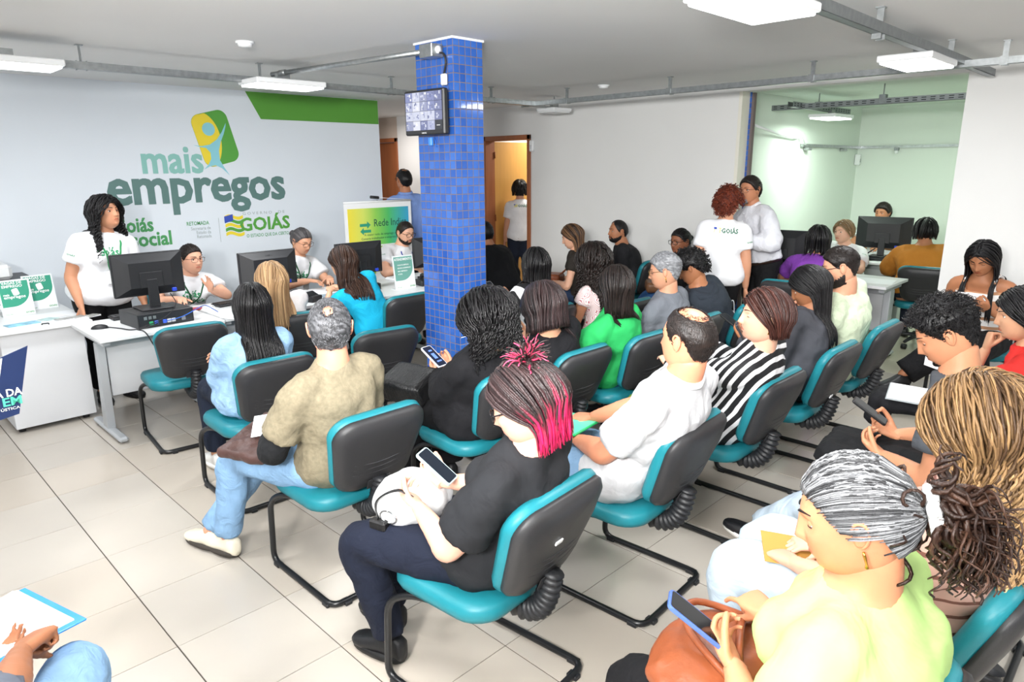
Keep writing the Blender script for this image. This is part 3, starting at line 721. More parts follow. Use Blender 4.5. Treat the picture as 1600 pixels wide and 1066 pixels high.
MB().add(box(-.2, .18, -.33, .06, .235, .35, .025)).build('scanner_lid', [M_white], pr, False)
MB().add(box(.221, .226, -.3, .1, .05, .13, .001)).build('output_slot', [M_dark], pr, False)

# ============================================================ computers
def monitor(x, y, z, rz, label, w=.47, h=.29, brand=True, group='black desk monitors'):
    """screen faces +X; the back faces -X"""
    t = thing('desk_monitor', label, 'monitor', (x, y, z), rz, None)
    H0 = .09
    MB().add(box(.0, .028, -w/2, w/2, H0, H0+h, .004)).build('monitor_frame', [M_black], t, False)
    MB().add(box(.0275, .0295, -w/2+.016, w/2-.016, H0+.018, H0+h-.016)).build('screen', [M_screen], t, False)
    a = np.array([(y_, z_) for y_, z_ in ((-w/2+.005, H0+.005), (w/2-.005, H0+.005), (w/2-.005, H0+h-.005), (-w/2+.005, H0+h-.005))])
    c = a.mean(0); r1 = np.column_stack([np.full(4, .002), a]); r2 = np.column_stack([np.full(4, -.03), c + (a-c)*.72]); r3 = np.column_stack([np.full(4, -.045), c + (a-c)*.60])
    MB().add(loft([r1, r2, r3])).build('back_housing', [M_black], t, False)
    MB().add(box(-.056, -.044, -.075, .075, H0+.06, H0+.17, .003)).build('mount_plate', [M_black], t, False)
    MB().add(box(-.06, -.036, -.035, .035, .01, H0+.12, .005)).build('stand_neck', [M_black], t, False)
    MB().add(box(-.13, .09, -.11, .11, 0, .012, .005)).build('stand_base', [M_black], t, False)
    if brand:
        MB().add(place2(fit_text('DELL', -.03, .03, H0+h-.045, .022, .02), (-.0235, 0, .0), (0, -1, 0), (0, 0, 1), .003)).build('brand_word', [mat('dark_grey_word', srgb('#3c3d40'), .4)], t, False)
    MB().add(box(-.05, -.03, -.16, -.13, H0+.015, H0+.04, .003)).build('video_plug', [mat('plug_blue', srgb('#2747c9'), .4)], t, False)
    return t
DZ = .742
pc = thing('desktop_computer', 'black desktop computer case lying under the first monitor', 'computer', (-5.17, 1.62, DZ), 4)
MB().add(box(-.16, .16, -.19, .19, 0, .10, .004)).build('case', [M_black], pc, False)
MB().add(box(.158, .163, -.18, .18, .008, .092)).build('rear_panel', [mat('steel_panel', srgb('#3a3c40'), .4, .6)], pc, False)
for k, (y, c) in enumerate(((-.12, '#2f9c6a'), (-.085, '#3a5fd0'), (-.03, '#3a5fd0'), (.0, '#c9c9c9'), (.03, '#b9bcc0'), (.10, '#777b80'))): MB().add(box(.162, .172, y, y+.026, .02, .045, .002)).build('port', [mat('port'+str(k), srgb(c), .4)], pc, False)
for k in range(3): MB().add(box(.162, .166, -.15+.03*k, -.13+.03*k, .06, .08, .001)).build('port', [M_galv], pc, False)
monitor(-5.22, 1.62, DZ+.10, 184 - 4, 'large black monitor standing on the desktop computer in front of the standing clerk', .47, .30, False)
monitor(-5.24, 2.52, DZ+.05, 180, 'black monitor behind the blonde woman, between two clerks', .48, .28)
monitor(-5.24, 3.37, DZ+.05, 180, 'black monitor in front of the woman in turquoise', .47, .28, False)
monitor(-5.12, 4.12, DZ+.05, 176, 'black monitor partly hidden by the blue column', .47, .28, False)
for x, y in ((-5.24, 2.52), (-5.24, 3.37), (-5.12, 4.12)):
    b = thing('monitor_riser', {2.52: 'low black riser box under the monitor behind the blonde woman', 3.37: 'low black riser box under the turquoise woman\'s monitor', 4.12: 'low black riser box beside the blue column'}[y], 'riser', (x, y, DZ))
    MB().add(box(-.10, .10, -.14, .14, .038, .05, .003)).build('riser_top', [M_black], b, False)
    for s in (-1, 1): MB().add(box(-.10, .10, s*.13-.008, s*.13+.008, 0, .038)).build('leg', [M_black], b, False)
monitor(-2.92, 6.74, DZ, 100, 'black monitor beside the purple top in the alcove opening', .46, .34, False)
monitor(-2.52, 8.48, DZ+.04, 97, 'wide black monitor hiding the face of the alcove clerk', .56, .35, False)
b = thing('monitor_riser', 'small black riser under the wide alcove monitor', 'riser', (-2.52, 8.48, DZ))
MB().add(box(-.14, .14, -.12, .12, 0, .04, .004)).build('riser_top', [M_black], b, False); MB().add(box(-.1, .1, -.123, -.118, .01, .03)).build('front_slot', [M_dark], b, False)

def mouse(x, y, z, rz, label, m=M_black):
    t = thing('computer_mouse', label, 'mouse', (x, y, z), rz)
    V, F = sphere((0, 0, 0), (.055, .031, .03), 16, 10); V = V[:]; V[:, 2] = np.maximum(V[:, 2], 0); MB().add((V, F)).build('mouse_body', [m], t)
    MB().add(tube([(.03, 0, .022), (.045, 0, .014)], .004, 8)).build('scroll_wheel', [M_dark], t)
mouse(-5.24, 1.27, DZ, 70, 'black computer mouse at the left end of the first desk')
mouse(-5.38, 2.08, DZ, 10, 'white and black mouse beside the dark keyboard', M_white)
def keyboard(x, y, z, rz, label, m=M_black):
    t = thing('keyboard', label, 'keyboard', (x, y, z), rz)
    MB().add(box(-.07, .07, -.21, .21, 0, .018, .005)).build('keyboard_base', [m], t, False)
    kb = MB()
    for r in range(5):
        for c in range(14): kb.add(box(-.058+r*.024, -.038+r*.024, -.20+c*.0288, -.176+c*.0288, .018, .024))
    kb.build('keys', [m], t, False)['kind'] = 'stuff'
keyboard(-5.50, 1.62, DZ, 0, 'keyboard behind the computer case on the first desk')
keyboard(-5.44, 2.34, DZ, 8, 'dark keyboard beside the first seated clerk')
keyboard(-5.48, 4.05, DZ, 0, 'white keyboard by the bearded clerk', M_white)
def cable(name, label, pts, r=.004, m=M_cable): 
    o = MB().add(tube(smoothpath(pts, 8), r, 6)).build(name, [m], None); tag(o, label, 'cable'); return o
cable('cable', 'black cable hanging in a loop from the first desk towards the chair', [(-4.95, 1.42, .755), (-4.86, 1.44, .745), (-4.84, 1.50, .62), (-4.86, 1.66, .52), (-4.90, 1.9, .47)], .0045)
cable('cable', 'black mouse cable on the first desktop', [(-5.22, 1.30, .752), (-5.10, 1.36, .75), (-5.0, 1.40, .75), (-4.96, 1.5, .76), (-5.0, 1.6, .78)])
cable('cable', 'thin black cable looping over the back of the computer case', [(-4.97, 1.43, .755), (-4.98, 1.6, .80), (-5.06, 1.72, .87), (-5.2, 1.74, .93)], .003)
cable('cable', 'blue network cable running behind the computer case', [(-4.995, 1.62, .775), (-4.95, 1.72, .80), (-4.99, 1.86, .84), (-5.1, 1.95, .82), (-5.14, 2.04, .755)], .003, M_cableb)
cable('cable', 'tangle of dark cables under the wide alcove monitor', [(-2.4, 8.35, .76), (-2.3, 8.3, .80), (-2.35, 8.42, .86), (-2.5, 8.33, .77), (-2.62, 8.3, .80), (-2.55, 8.35, .88), (-2.7, 8.32, .76)], .006)

# ============================================================ paper signs and leaflets
M_signg = mat('sign_teal_green', srgb('#3b9c80'), .4); M_acr = mat('acrylic', srgb('#dfe6e8'), .15)
def stand_sign(x, y, z, rz, label, lines, w=.21, h=.27, logo=True, grey=False):
    """acrylic sign stand; printed face looks to +X local"""
    t = thing('sign_stand', label, 'sign', (x, y, z), rz); tilt = R('Y', -8)
    MB().add(xf(box(-.003, .0, -w/2, w/2, 0, h, 0), tilt)).add(box(-.07, 0, -w/2, w/2, 0, .003)).build('acrylic_stand', [M_acr], t, False)
    def q(VF2, off): return xf(place2(VF2, (0, 0, 0), (0, 1, 0), (0, 0, 1), off), tilt)
    MB().add(q(poly2([(-w/2+.004, .004), (w/2-.004, .004), (w/2-.004, h-.004), (-w/2+.004, h-.004)]), .0012)).build('paper_sheet', [M_paper], t, False)
    P = [(-w/2+.012, h-.012), (-w/2+.012, h*.26)]
    P += [(w/2-.012 - (w*.55)*(1-math.sin(a)), h*.26 + (h*.42)*(1-math.cos(a))) for a in np.linspace(0, math.pi/2, 9)]
    P += [(w/2-.012, h-.012)]
    gm = mat('sign_grey_green', srgb('#6fa99c'), .4) if grey else M_signg
    MB().add(q(poly2(P[::-1]), .0020)).build('print_field', [gm], t, False)
    mb = MB()
    for (s, x0, x1, zb, hh) in lines: mb.add(q(fit_text(s, x0*w, x1*w, zb*h, hh*h, .02), .0028))
    mb.build('print_words', [mat('print_white', (.9, .92, .92), .5)], t, False)
    mb = MB(); mb.add(q(fit_text('GOI\u00c1S', .2*w, .46*w, .05*h, .06*h, .03), .0028)); mb.build('print_words', [M_gst], t, False); MB().add(q(fit_text('social', -.40*w, -.2*w, .05*h, .045*h, .01), .0028)).build('print_words', [M_gst], t, False)
    if logo:
        rr = roundrect(.2*w, .19*h, .01, 4); rr = rr @ np.array([[.97, .24], [-.24, .97]]) + (.02*w, .66*h)
        MB().add(q((rr, [tuple(range(len(rr)))]), .0028)).build('print_emblem', [mat('print_white', (0,0,0))], t, False)
ln = [('VAGAS DE', -.36, .26, .88, .10), ('EMPREGO', -.36, .26, .79, .10), ('mais', -.36, -.18, .565, .09), ('empregos', -.36, .30, .49, .115)]
stand_sign(-6.33, 1.17, DZ, 6, 'green and white vacancy sign, the whole one in front of the printer', ln)
stand_sign(-6.17, 0.985, DZ, 6, 'green and white vacancy sign cut by the left picture edge', ln)
stand_sign(-4.97, 3.66, DZ, -2, 'grey green service sign on the third desk beside the column', [('ATENDIMENTO', -.42, .42, .85, .10), ('VAGAS DE EMPREGO', -.3, .26, .70, .05), ('SEGURO DESEMPREGO', -.3, .34, .61, .05), ('MEU EMPREGO', -.3, .16, .52, .05), ('CTPS', -.3, -.1, .43, .05)], .22, .30, False, True)
def sheet(name, label, cat, x, y, z, w, l, rz, m=M_paper, th=.0012, rot=None, group=None):
    mb = MB().add(box(-l/2, l/2, -w/2, w/2, 0, th)); o = mb.build(name, [m], None, False, (x, y, z), rot or (0, 0, math.radians(rz))); return tag(o, label, cat, group)
M_leaf = mat('leaflet_print', srgb('#7fb6cf'), .4, var=.5, vscale=14); M_leaf2 = mat('leaflet_print_warm', srgb('#9a9b98'), .4, var=.4, vscale=16)
sheet('paper_sheet', 'long white sheets of text lying across the side counter', 'paper', -6.02, 1.12, DZ, .42, .21, 3)
sheet('leaflet', 'blue printed leaflet near the front of the side counter', 'leaflet', -5.80, .93, DZ, .20, .10, 10, M_leaf, .004)
sheet('leaflet', 'pale printed leaflet lying beside the blue one', 'leaflet', -5.86, 1.10, DZ, .10, .10, 30, mat('leaflet_pale', srgb('#a9c4c4'), .4, var=.3, vscale=20), .003)
for i, (y, c, h) in enumerate(((1.17, 'leftmost', .012), (1.27, 'middle', .016), (1.35, 'rightmost', .010))):
    o = thing('leaflet_stack', c + ' of the three small leaflet stacks at the counter corner', 'leaflet', (-5.74, y, DZ), 12*i)
    for k in range(3): MB().add(box(-.035, .035, -.05, .05, k*h/3, (k+1)*h/3-.0008)).build('sheet', [M_leaf2 if k == 2 else M_paper], o, False, (0, 0, 0), (0, 0, .08*k))
gl = thing('folded_glasses', 'small dark folded clip lying at the edge of the side counter', 'clip', (-5.66, 1.04, DZ), 80)
MB().add(tube(bentpath([(-.02, 0, .004), (-.02, .03, .004), (.02, .03, .004), (.02, -.01, .004)], .008), .004, 6)).build('clip_wire', [M_dark], gl)
sheet('paper_sheet', 'white paper corner hanging at the gap between the first two desks', 'paper', -4.93, 2.06, DZ, .12, .14, 20)
sheet('paper_sheet', 'white form under the hands of the grey-haired clerk', 'paper', -5.30, 3.00, DZ, .21, .28, 12)
sheet('notebook', 'open planner with dark cover beside the turquoise woman', 'notebook', -5.12, 3.0, DZ+.0014, .16, .2, -10, mat('planner_print', srgb('#8fa3b0'), .5, var=.3, vscale=20), .01)
sheet('paper_sheet', 'white papers on the desk behind the pale green tee', 'paper', -2.12, 6.88, DZ, .30, .42, 8)
sheet('paper_sheet', 'second white sheet overlapping on the alcove desk', 'paper', -2.40, 6.92, DZ+.0014, .24, .3, -14)
sheet('smartphone', 'phone in a red case lying on the first desk', 'phone', -5.45, 1.96, DZ, .075, .15, 60, mat('red_case', srgb('#a8283c'), .4), .009)
bx = thing('card_reader', 'black desk device on the second desk behind the blonde hair', 'device', (-5.05, 2.78, DZ), 20)
MB().add(box(-.05, .05, -.06, .06, 0, .05, .006)).build('device_body', [M_black], bx, False); MB().add(xf(box(-.05, .04, -.05, .05, 0, .01, .002), T(0, 0, .05) @ R('Y', 25))).build('device_screen', [M_screen], bx, False)
sp = thing('desk_telephone', 'black desk telephone between the service sign and the column', 'telephone', (-5.02, 3.90, DZ), -10)
MB().add(box(-.09, .09, -.07, .07, 0, .05, .01)).build('phone_base', [M_black], sp, False)
MB().add(tube(bentpath([(-.08, .02, .05), (-.08, .02, .085), (.08, .02, .085), (.08, .02, .05)], .02), .016, 8)).build('handset', [M_black], sp)

# ============================================================ roll-up banner
bn = thing('banner_stand', 'printed banner with yellow, green and blue print and the words Rede Indica', 'banner', (-6.30, 4.325, 0), 0)
bdir = nrm((.0, 1, 0)); bw = .86
def bp(VF2, off): return place2(VF2, (0, 0, 0), tuple(bdir), (0, 0, 1), off)
MB().add(bp(poly2([(-bw/2, .05), (bw/2, .05), (bw/2, 1.44), (-bw/2, 1.44)]), 0)).build('banner_sheet', [mat('banner_white', srgb('#f2f4f5'), .4)], bn, False)
MB().add(tube([tuple(-bdir*bw/2 + np.array((0, 0, 1.445))), tuple(bdir*bw/2 + np.array((0, 0, 1.445)))], .011, 8)).build('top_rail', [M_white], bn)
MB().add(xf(box(-.05, .05, -bw/2, bw/2, 0, .07, .01), R('Z', 0))).build('base_cassette', [M_galv], bn, False)
MB().add(tube([(-.03, 0, .05), (-.02, 0, 1.46)], .008, 8)).build('support_pole', [M_galv], bn)
mm_ = bpy.data.materials.new('banner_gradient'); mm_.use_nodes = True; nt = mm_.node_tree
tc = nt.nodes.new('ShaderNodeTexCoord'); sx = nt.nodes.new('ShaderNodeSeparateXYZ'); cr = nt.nodes.new('ShaderNodeValToRGB'); mr = nt.nodes.new('ShaderNodeMapRange')
nt.links.new(tc.outputs['Object'], sx.inputs[0]); nt.links.new(sx.outputs['Y'], mr.inputs[0]); mr.inputs[1].default_value = -.4; mr.inputs[2].default_value = .4
nt.links.new(mr.outputs[0], cr.inputs[0]); nt.links.new(cr.outputs[0], nt.nodes['Principled BSDF'].inputs['Base Color'])
e = cr.color_ramp.elements; e[0].color = (*srgb('#f0dd3f'), 1); e[1].color = (*srgb('#3aa7d8'), 1)
for p_, c_ in ((.25, '#d6e36a'), (.45, '#8fd05a'), (.65, '#4fbf6a')): x_ = e.new(p_); x_.color = (*srgb(c_), 1)
nt.nodes['Principled BSDF'].inputs['Roughness'].default_value = .35
MB().add(bp(poly2([(-.39, .99), (.39, .99), (.39, 1.38), (-.39, 1.38)]), .002)).build('print_field', [mm_], bn, False)
MB().add(bp(poly2([(-.39, .55), (.39, .55), (.39, .97), (-.39, .97)]), .002)).build('print_field', [mat('banner_lime', srgb('#b6dc4e'), .4)], bn, False)
MB().add(bp(fit_text('Rede Indica', -.07, .36, 1.185, .11, .004), .004)).add(bp(fit_text('A maior rede de emprego e renda', -.2, .3, 1.09, .034, .003), .004)).add(bp(fit_text('Conecta trabalhador e empresa a vaga', -.24, .3, 1.05, .034, .003), .004)).build('print_words', [mat('banner_dark', srgb('#22524a'), .5)], bn, False)
ar = [(-.25, 1.22), (-.16, 1.22), (-.16, 1.245), (-.115, 1.205), (-.16, 1.165), (-.16, 1.19), (-.25, 1.19)]
MB().add(bp(poly2(ar[::-1]), .004)).add(bp(poly2([(-.345-x-.02+.0, 2.345-z) for x, z in ar][::-1]), .005)).build('print_arrows', [mat('arrow_green', srgb('#2f9a7c'), .5)], bn, False)
MB().add(bp(poly2([(-.02, .90), (.30, .90), (.30, .95), (-.02, .95)]), .004)).build('print_plate', [M_grn], bn, False)
MB().add(bp(fit_text('Viver', -.10, .12, .80, .13, .01), .004)).build('print_words', [mat('banner_dark', (0,0,0))], bn, False)
ml = thing('presentation_clip', 'black clip with thin pale rod on top of the printed banner', 'clip', (-6.30, 4.42, 1.46))
MB().add(tube([(0, -.19, .035), (0, -.09, .025)], .016, 10)).build('clip_body', [M_black], ml)
MB().add(tube([(0, -.09, .025), (0.03, .28, -.005)], .003, 6)).build('clip_rod', [M_white], ml)
# ============================================================ people
def gauss(d, s): return np.exp(-(d / s) ** 2)
def head_arrays(sex='f', nc=62, nr=50):
    s = np.linspace(-1, 1, nc, endpoint=False); th = math.pi * (0.5*s + 0.5*s**3)
    ph = np.linspace(0, math.pi, nr + 2)[1:-1]
    TH, PH = np.meshgrid(th, ph); sx = np.cos(TH)*np.sin(PH); sy = np.sin(TH)*np.sin(PH); sz = np.cos(PH)
    x = .098*np.sign(sx)*np.abs(sx)**.95; y = .077*np.sign(sy)*np.abs(sy)**.92; z = .118*sz
    lo = np.clip(-sz, 0, 1); up = np.clip(sz, 0, 1)
    jaw = .20 if sex == 'm' else .27
    y = y * (1 - jaw*lo**1.5) * (1 + .03*up)
    # fuller lower face: push low rows outward so the chin is not a point
    k = 1 + .32*lo**2.2*np.clip(1 - lo**6, 0, 1); y = y*k; x = np.where(sx > 0, x*(1+.28*lo**3*(1-lo**8)), x)
    x = np.where(sx > 0, x*(1 - .06*lo) + .010*lo, x*(1 - .38*lo)) + .008*lo
    x = np.where(sx < 0, x*1.06, x)
    front = np.clip(sx*1.6, 0, 1); ay = np.abs(y)
    d = np.zeros_like(x)
    zz = z
    # nose
    t = np.clip((.016 - zz) / .042, 0, 1); prof = np.where(zz > .016, gauss(zz-.016, .010)*.25, .25 + .75*t**1.15); prof = np.where(zz < -.026, gauss(zz+.026, .0065), prof)
    d += .0215*prof*gauss(y, .0075 + .005*t)
    d += .0085*gauss(ay-.0135, .0065)*gauss(zz+.0255, .0075)
    # sockets, brows, cheeks
    d -= .0125*gauss(ay-.031, .015)*gauss(zz-.010, .0115)
    d += .0045*gauss(ay-.028, .022)*gauss(zz-.030, .008)
    d += .004*gauss(ay-.043, .018)*gauss(zz+.016, .016)
    # mouth
    d += .0060*gauss(y, .021)*gauss(zz+.0495, .0048) + .0070*gauss(y, .018)*gauss(zz+.0605, .0052)
    d -= .0035*gauss(y, .024)*gauss(zz+.0550, .0022)
    d -= .0030*gauss(y, .02)*gauss(zz+.072, .005)
    d += (.009 if sex == 'm' else .006)*gauss(y, .019)*gauss(zz+.088, .013)
    x = x + d*front
    V = np.stack([x, y, z], -1).reshape(-1, 3)
    F = []; n = nc
    for i in range(nr - 1):
        for j in range(n):
            a = i*n+j; b = i*n+(j+1) % n; F.append((a, a+n, b+n, b))
    V = np.vstack([V, [[.0, 0, .118], [.018, 0, -.110]]]); a = len(V)
    for j in range(n): F.append((a-2, j, (j+1) % n)); F.append((a-1, (nr-1)*n+(j+1) % n, (nr-1)*n+j))
    U = np.vstack([np.stack([sx, sy, sz], -1).reshape(-1, 3), [[0, 0, 1], [0, 0, -1]]])
    Fa = np.array([f[:3] for f in F]); C = V[Fa].mean(1)
    lip = (np.abs(C[:, 1]) < .0235 - 60*(C[:, 2]+.055)**2*6) & (C[:, 2] < -.0455) & (C[:, 2] > -.0655) & (C[:, 0] > .05)
    return V, F, U, lip.astype(int)
HEADS = {s: head_arrays(s) for s in 'mf'}; HEADLO = {s: head_arrays(s, 36, 28) for s in 'mf'}
HBVH = {s: BVHTree.FromPolygons([tuple(v) for v in HEADS[s][0]], HEADS[s][1]) for s in 'mf'}
def face_x(sex, y, z):
    h = HBVH[sex].ray_cast(Vector((.3, y, z)), Vector((-1, 0, 0))); return h[0].x if h[0] else .06
AZ = np.array([0, 25, 45, 58, 70, 80, 92, 104, 118, 135, 180.]); EL = np.array([.56, .54, .46, .32, .12, -.06, .10, .06, -.28, -.52, -.66])
def hairmask(U, front=0.0, side=0.0):
    az = np.degrees(np.arctan2(np.abs(U[:, 1]), U[:, 0])); line = np.interp(az, AZ, EL + front*np.clip(1 - AZ/60, 0, 1) + side*np.exp(-((AZ-85)/20.)**2))
    return np.clip((U[:, 2] - line) / .10, 0, 1)
def skull(D, off=0.0):
    D = np.atleast_2d(D); D = D / np.linalg.norm(D, axis=1)[:, None]
    P = D * np.array([.098, .078, .118]); P[:, 0] = np.where(D[:, 0] < 0, P[:, 0]*1.06, P[:, 0])
    lo = np.clip(-D[:, 2], 0, 1); P[:, 0] = np.where(D[:, 0] < 0, P[:, 0]*(1 - .38*lo), P[:, 0]) + .008*lo
    return P + D * off
def head_shell(sex, th, noise=0.0, front=0.0, bald=None, nscale=60, side=0.0):
    V, F, U, _ = HEADS[sex]; m = hairmask(U, front, side)
    if bald is not None:
        bd, br = bald; dd = np.linalg.norm(U - nrm(bd), axis=1); m = m * np.clip((dd - br) / .12, 0, 1)
    t = th(U) if callable(th) else th
    nz = NR.uniform(-1, 1, len(V)) * noise
    W = V + U * ((t + nz) * m - .004*(1-m))[:, None]
    keep = [f for f in F if max(m[i] for i in f) > 0.001]
    used = sorted({i for f in keep for i in f}); rm = {a: b for b, a in enumerate(used)}
    return W[used], [tuple(rm[i] for i in f) for f in keep]
def ear(side, fem=False):
    mb = MB(); c = np.array([-.004, side*(.0735 if fem else .077), .002])
    V, F = sphere((0, 0, 0), (.017, .009, .030), 12, 8); mb.add((V @ np.array(Matrix.Rotation(math.radians(-14), 3, 'Y')).T + c + (0, side*.003, 0), F))
    pts = [(.010, .0, -.012), (.013, .004, .004), (.012, .009, .018), (.002, .013, .029), (-.011, .014, .026), (-.017, .012, .010), (-.013, .010, -.008), (-.005, .006, -.022), (.004, .002, -.029), (.009, 0, -.020)]
    mb.add(tube(smoothpath([c + (p[0], side*p[1], p[2]) for p in pts], 3), .0042, 6)); return mb.arr()
# ---- hands
def hand_template(curl, thumb=(0, 0), spread=1.0):
    """right hand, wrist at origin, fingers +X, palm faces -Z, thumb +Y"""
    mb = MB(); rings = []
    for x, w, h, yo in ((-.02, .024, .018, 0), (.0, .026, .018, 0), (.025, .035, .017, .002), (.055, .040, .0155, .001), (.080, .040, .013, -.001), (.092, .036, .010, -.002)):
        rings.append(ering((x, yo, 0), (0, 1, 0), (0, 0, 1), w, h, 14, 2.6))
    mb.add(loft(rings))
    for k, (y, L_, r) in enumerate(((.029, .072, .0088), (.010, .080, .0090), (-.010, .074, .0086), (-.029, .058, .0078))):
        c = curl[k] if isinstance(curl[0], (tuple, list)) else curl
        p = np.array([.080 - (.006 if k == 3 else 0), y, 0.]); a = 0; az = math.radians((1.2 - k) * 4 * spread); P = [p.copy() - (.02, 0, 0)]; P.append(p.copy())
        for q, f in zip(c, (.46, .30, .24)):
            a += math.radians(q); d = np.array([math.cos(a)*math.cos(az), math.cos(a)*math.sin(az), -math.sin(a)]); p = p + d*L_*f; P.append(p.copy())
        mb.add(tube(smoothpath(P, 2), np.linspace(r, r*.72, 9), 8, round_ends=True))
    p = np.array([.018, .022, -.004]); P = [p.copy()]; a0 = math.radians(48 - thumb[0]); dz = -.25 - thumb[1]*.01
    for q, L_ in zip((0, 18, 16), (.040, .032, .026)):
        a0 -= math.radians(q); p = p + nrm((math.cos(a0), math.sin(a0), dz)) * L_; P.append(p.copy())
    mb.add(tube(smoothpath(P, 2), np.linspace(.0125, .0085, 7), 8, round_ends=True))
    return (remesh(mb.arr(), .0050, 2), remesh(mb.arr(), .0078, 1))
HANDS = {'relax': hand_template((22, 28, 18)), 'grip': hand_template((42, 52, 30), (25, 40)), 'flat': hand_template((6, 8, 5), (5, 0)),
         'fist': hand_template((72, 85, 50), (40, 60)), 'point': hand_template([(15, 20, 12), (55, 60, 40), (62, 70, 40), (66, 70, 40)], (25, 40))}
SKIN = {}
def skin(hexc):
    return (mat('skin_' + hexc, srgb(hexc), .5, var=.05, vscale=12, bump=.04, bscale=180, sss=.12, spec=.4), mat('lip_' + hexc, tuple(c*f for c, f in zip(srgb(hexc), (.72, .42, .42))), .4, sss=.1))
M_eyew = mat('eye_white', srgb('#e8e4e0'), .2); M_iris = mat('iris_brown', srgb('#2b170e'), .1)
M_gls = mat('glasses_frame', srgb('#141416'), .25); M_gold = mat('gold', srgb('#d9a94e'), .25, 1.0)
M_glass = mat('lens_glass', (1, 1, 1), .02, trans=1.0, ior=1.05)
def hairmat(key, rough=.42): return mat('hair_' + key, (.02, .02, .02), rough, attr=True, spec=.4, bump=.35, bscale=260, stretch=(1, 1, .12))
HC = {'black': ('#0c0b0c', '#1b191b'), 'dark': ('#171210', '#2a211e'), 'brown': ('#22140f', '#4a3226'), 'auburn': ('#2a1612', '#4c2a22'), 'darkbob': ('#1c1516', '#3d2e2e'),
      'blonde': ('#8a6a4a', '#cba77c'), 'red': ('#4c1c10', '#843a22'), 'grey': ('#5b5c60', '#a3a5a8'), 'saltpepper': ('#2c2c2e', '#77787c'), 'greydark': ('#343234', '#6b6768'), 'fair': ('#6d5539', '#a58a66'),
      'curlblond': ('#463121', '#a07d55'), 'longbrown': ('#1d1210', '#7d5a3c'), 'tailgrey': ('#2c2c2e', '#b4b6b9')}
def lerp(a, b, t): return np.asarray(a) + (np.asarray(b) - np.asarray(a)) * t
def fat_capsules(Hm, cap):  # not used by itself
    return cap

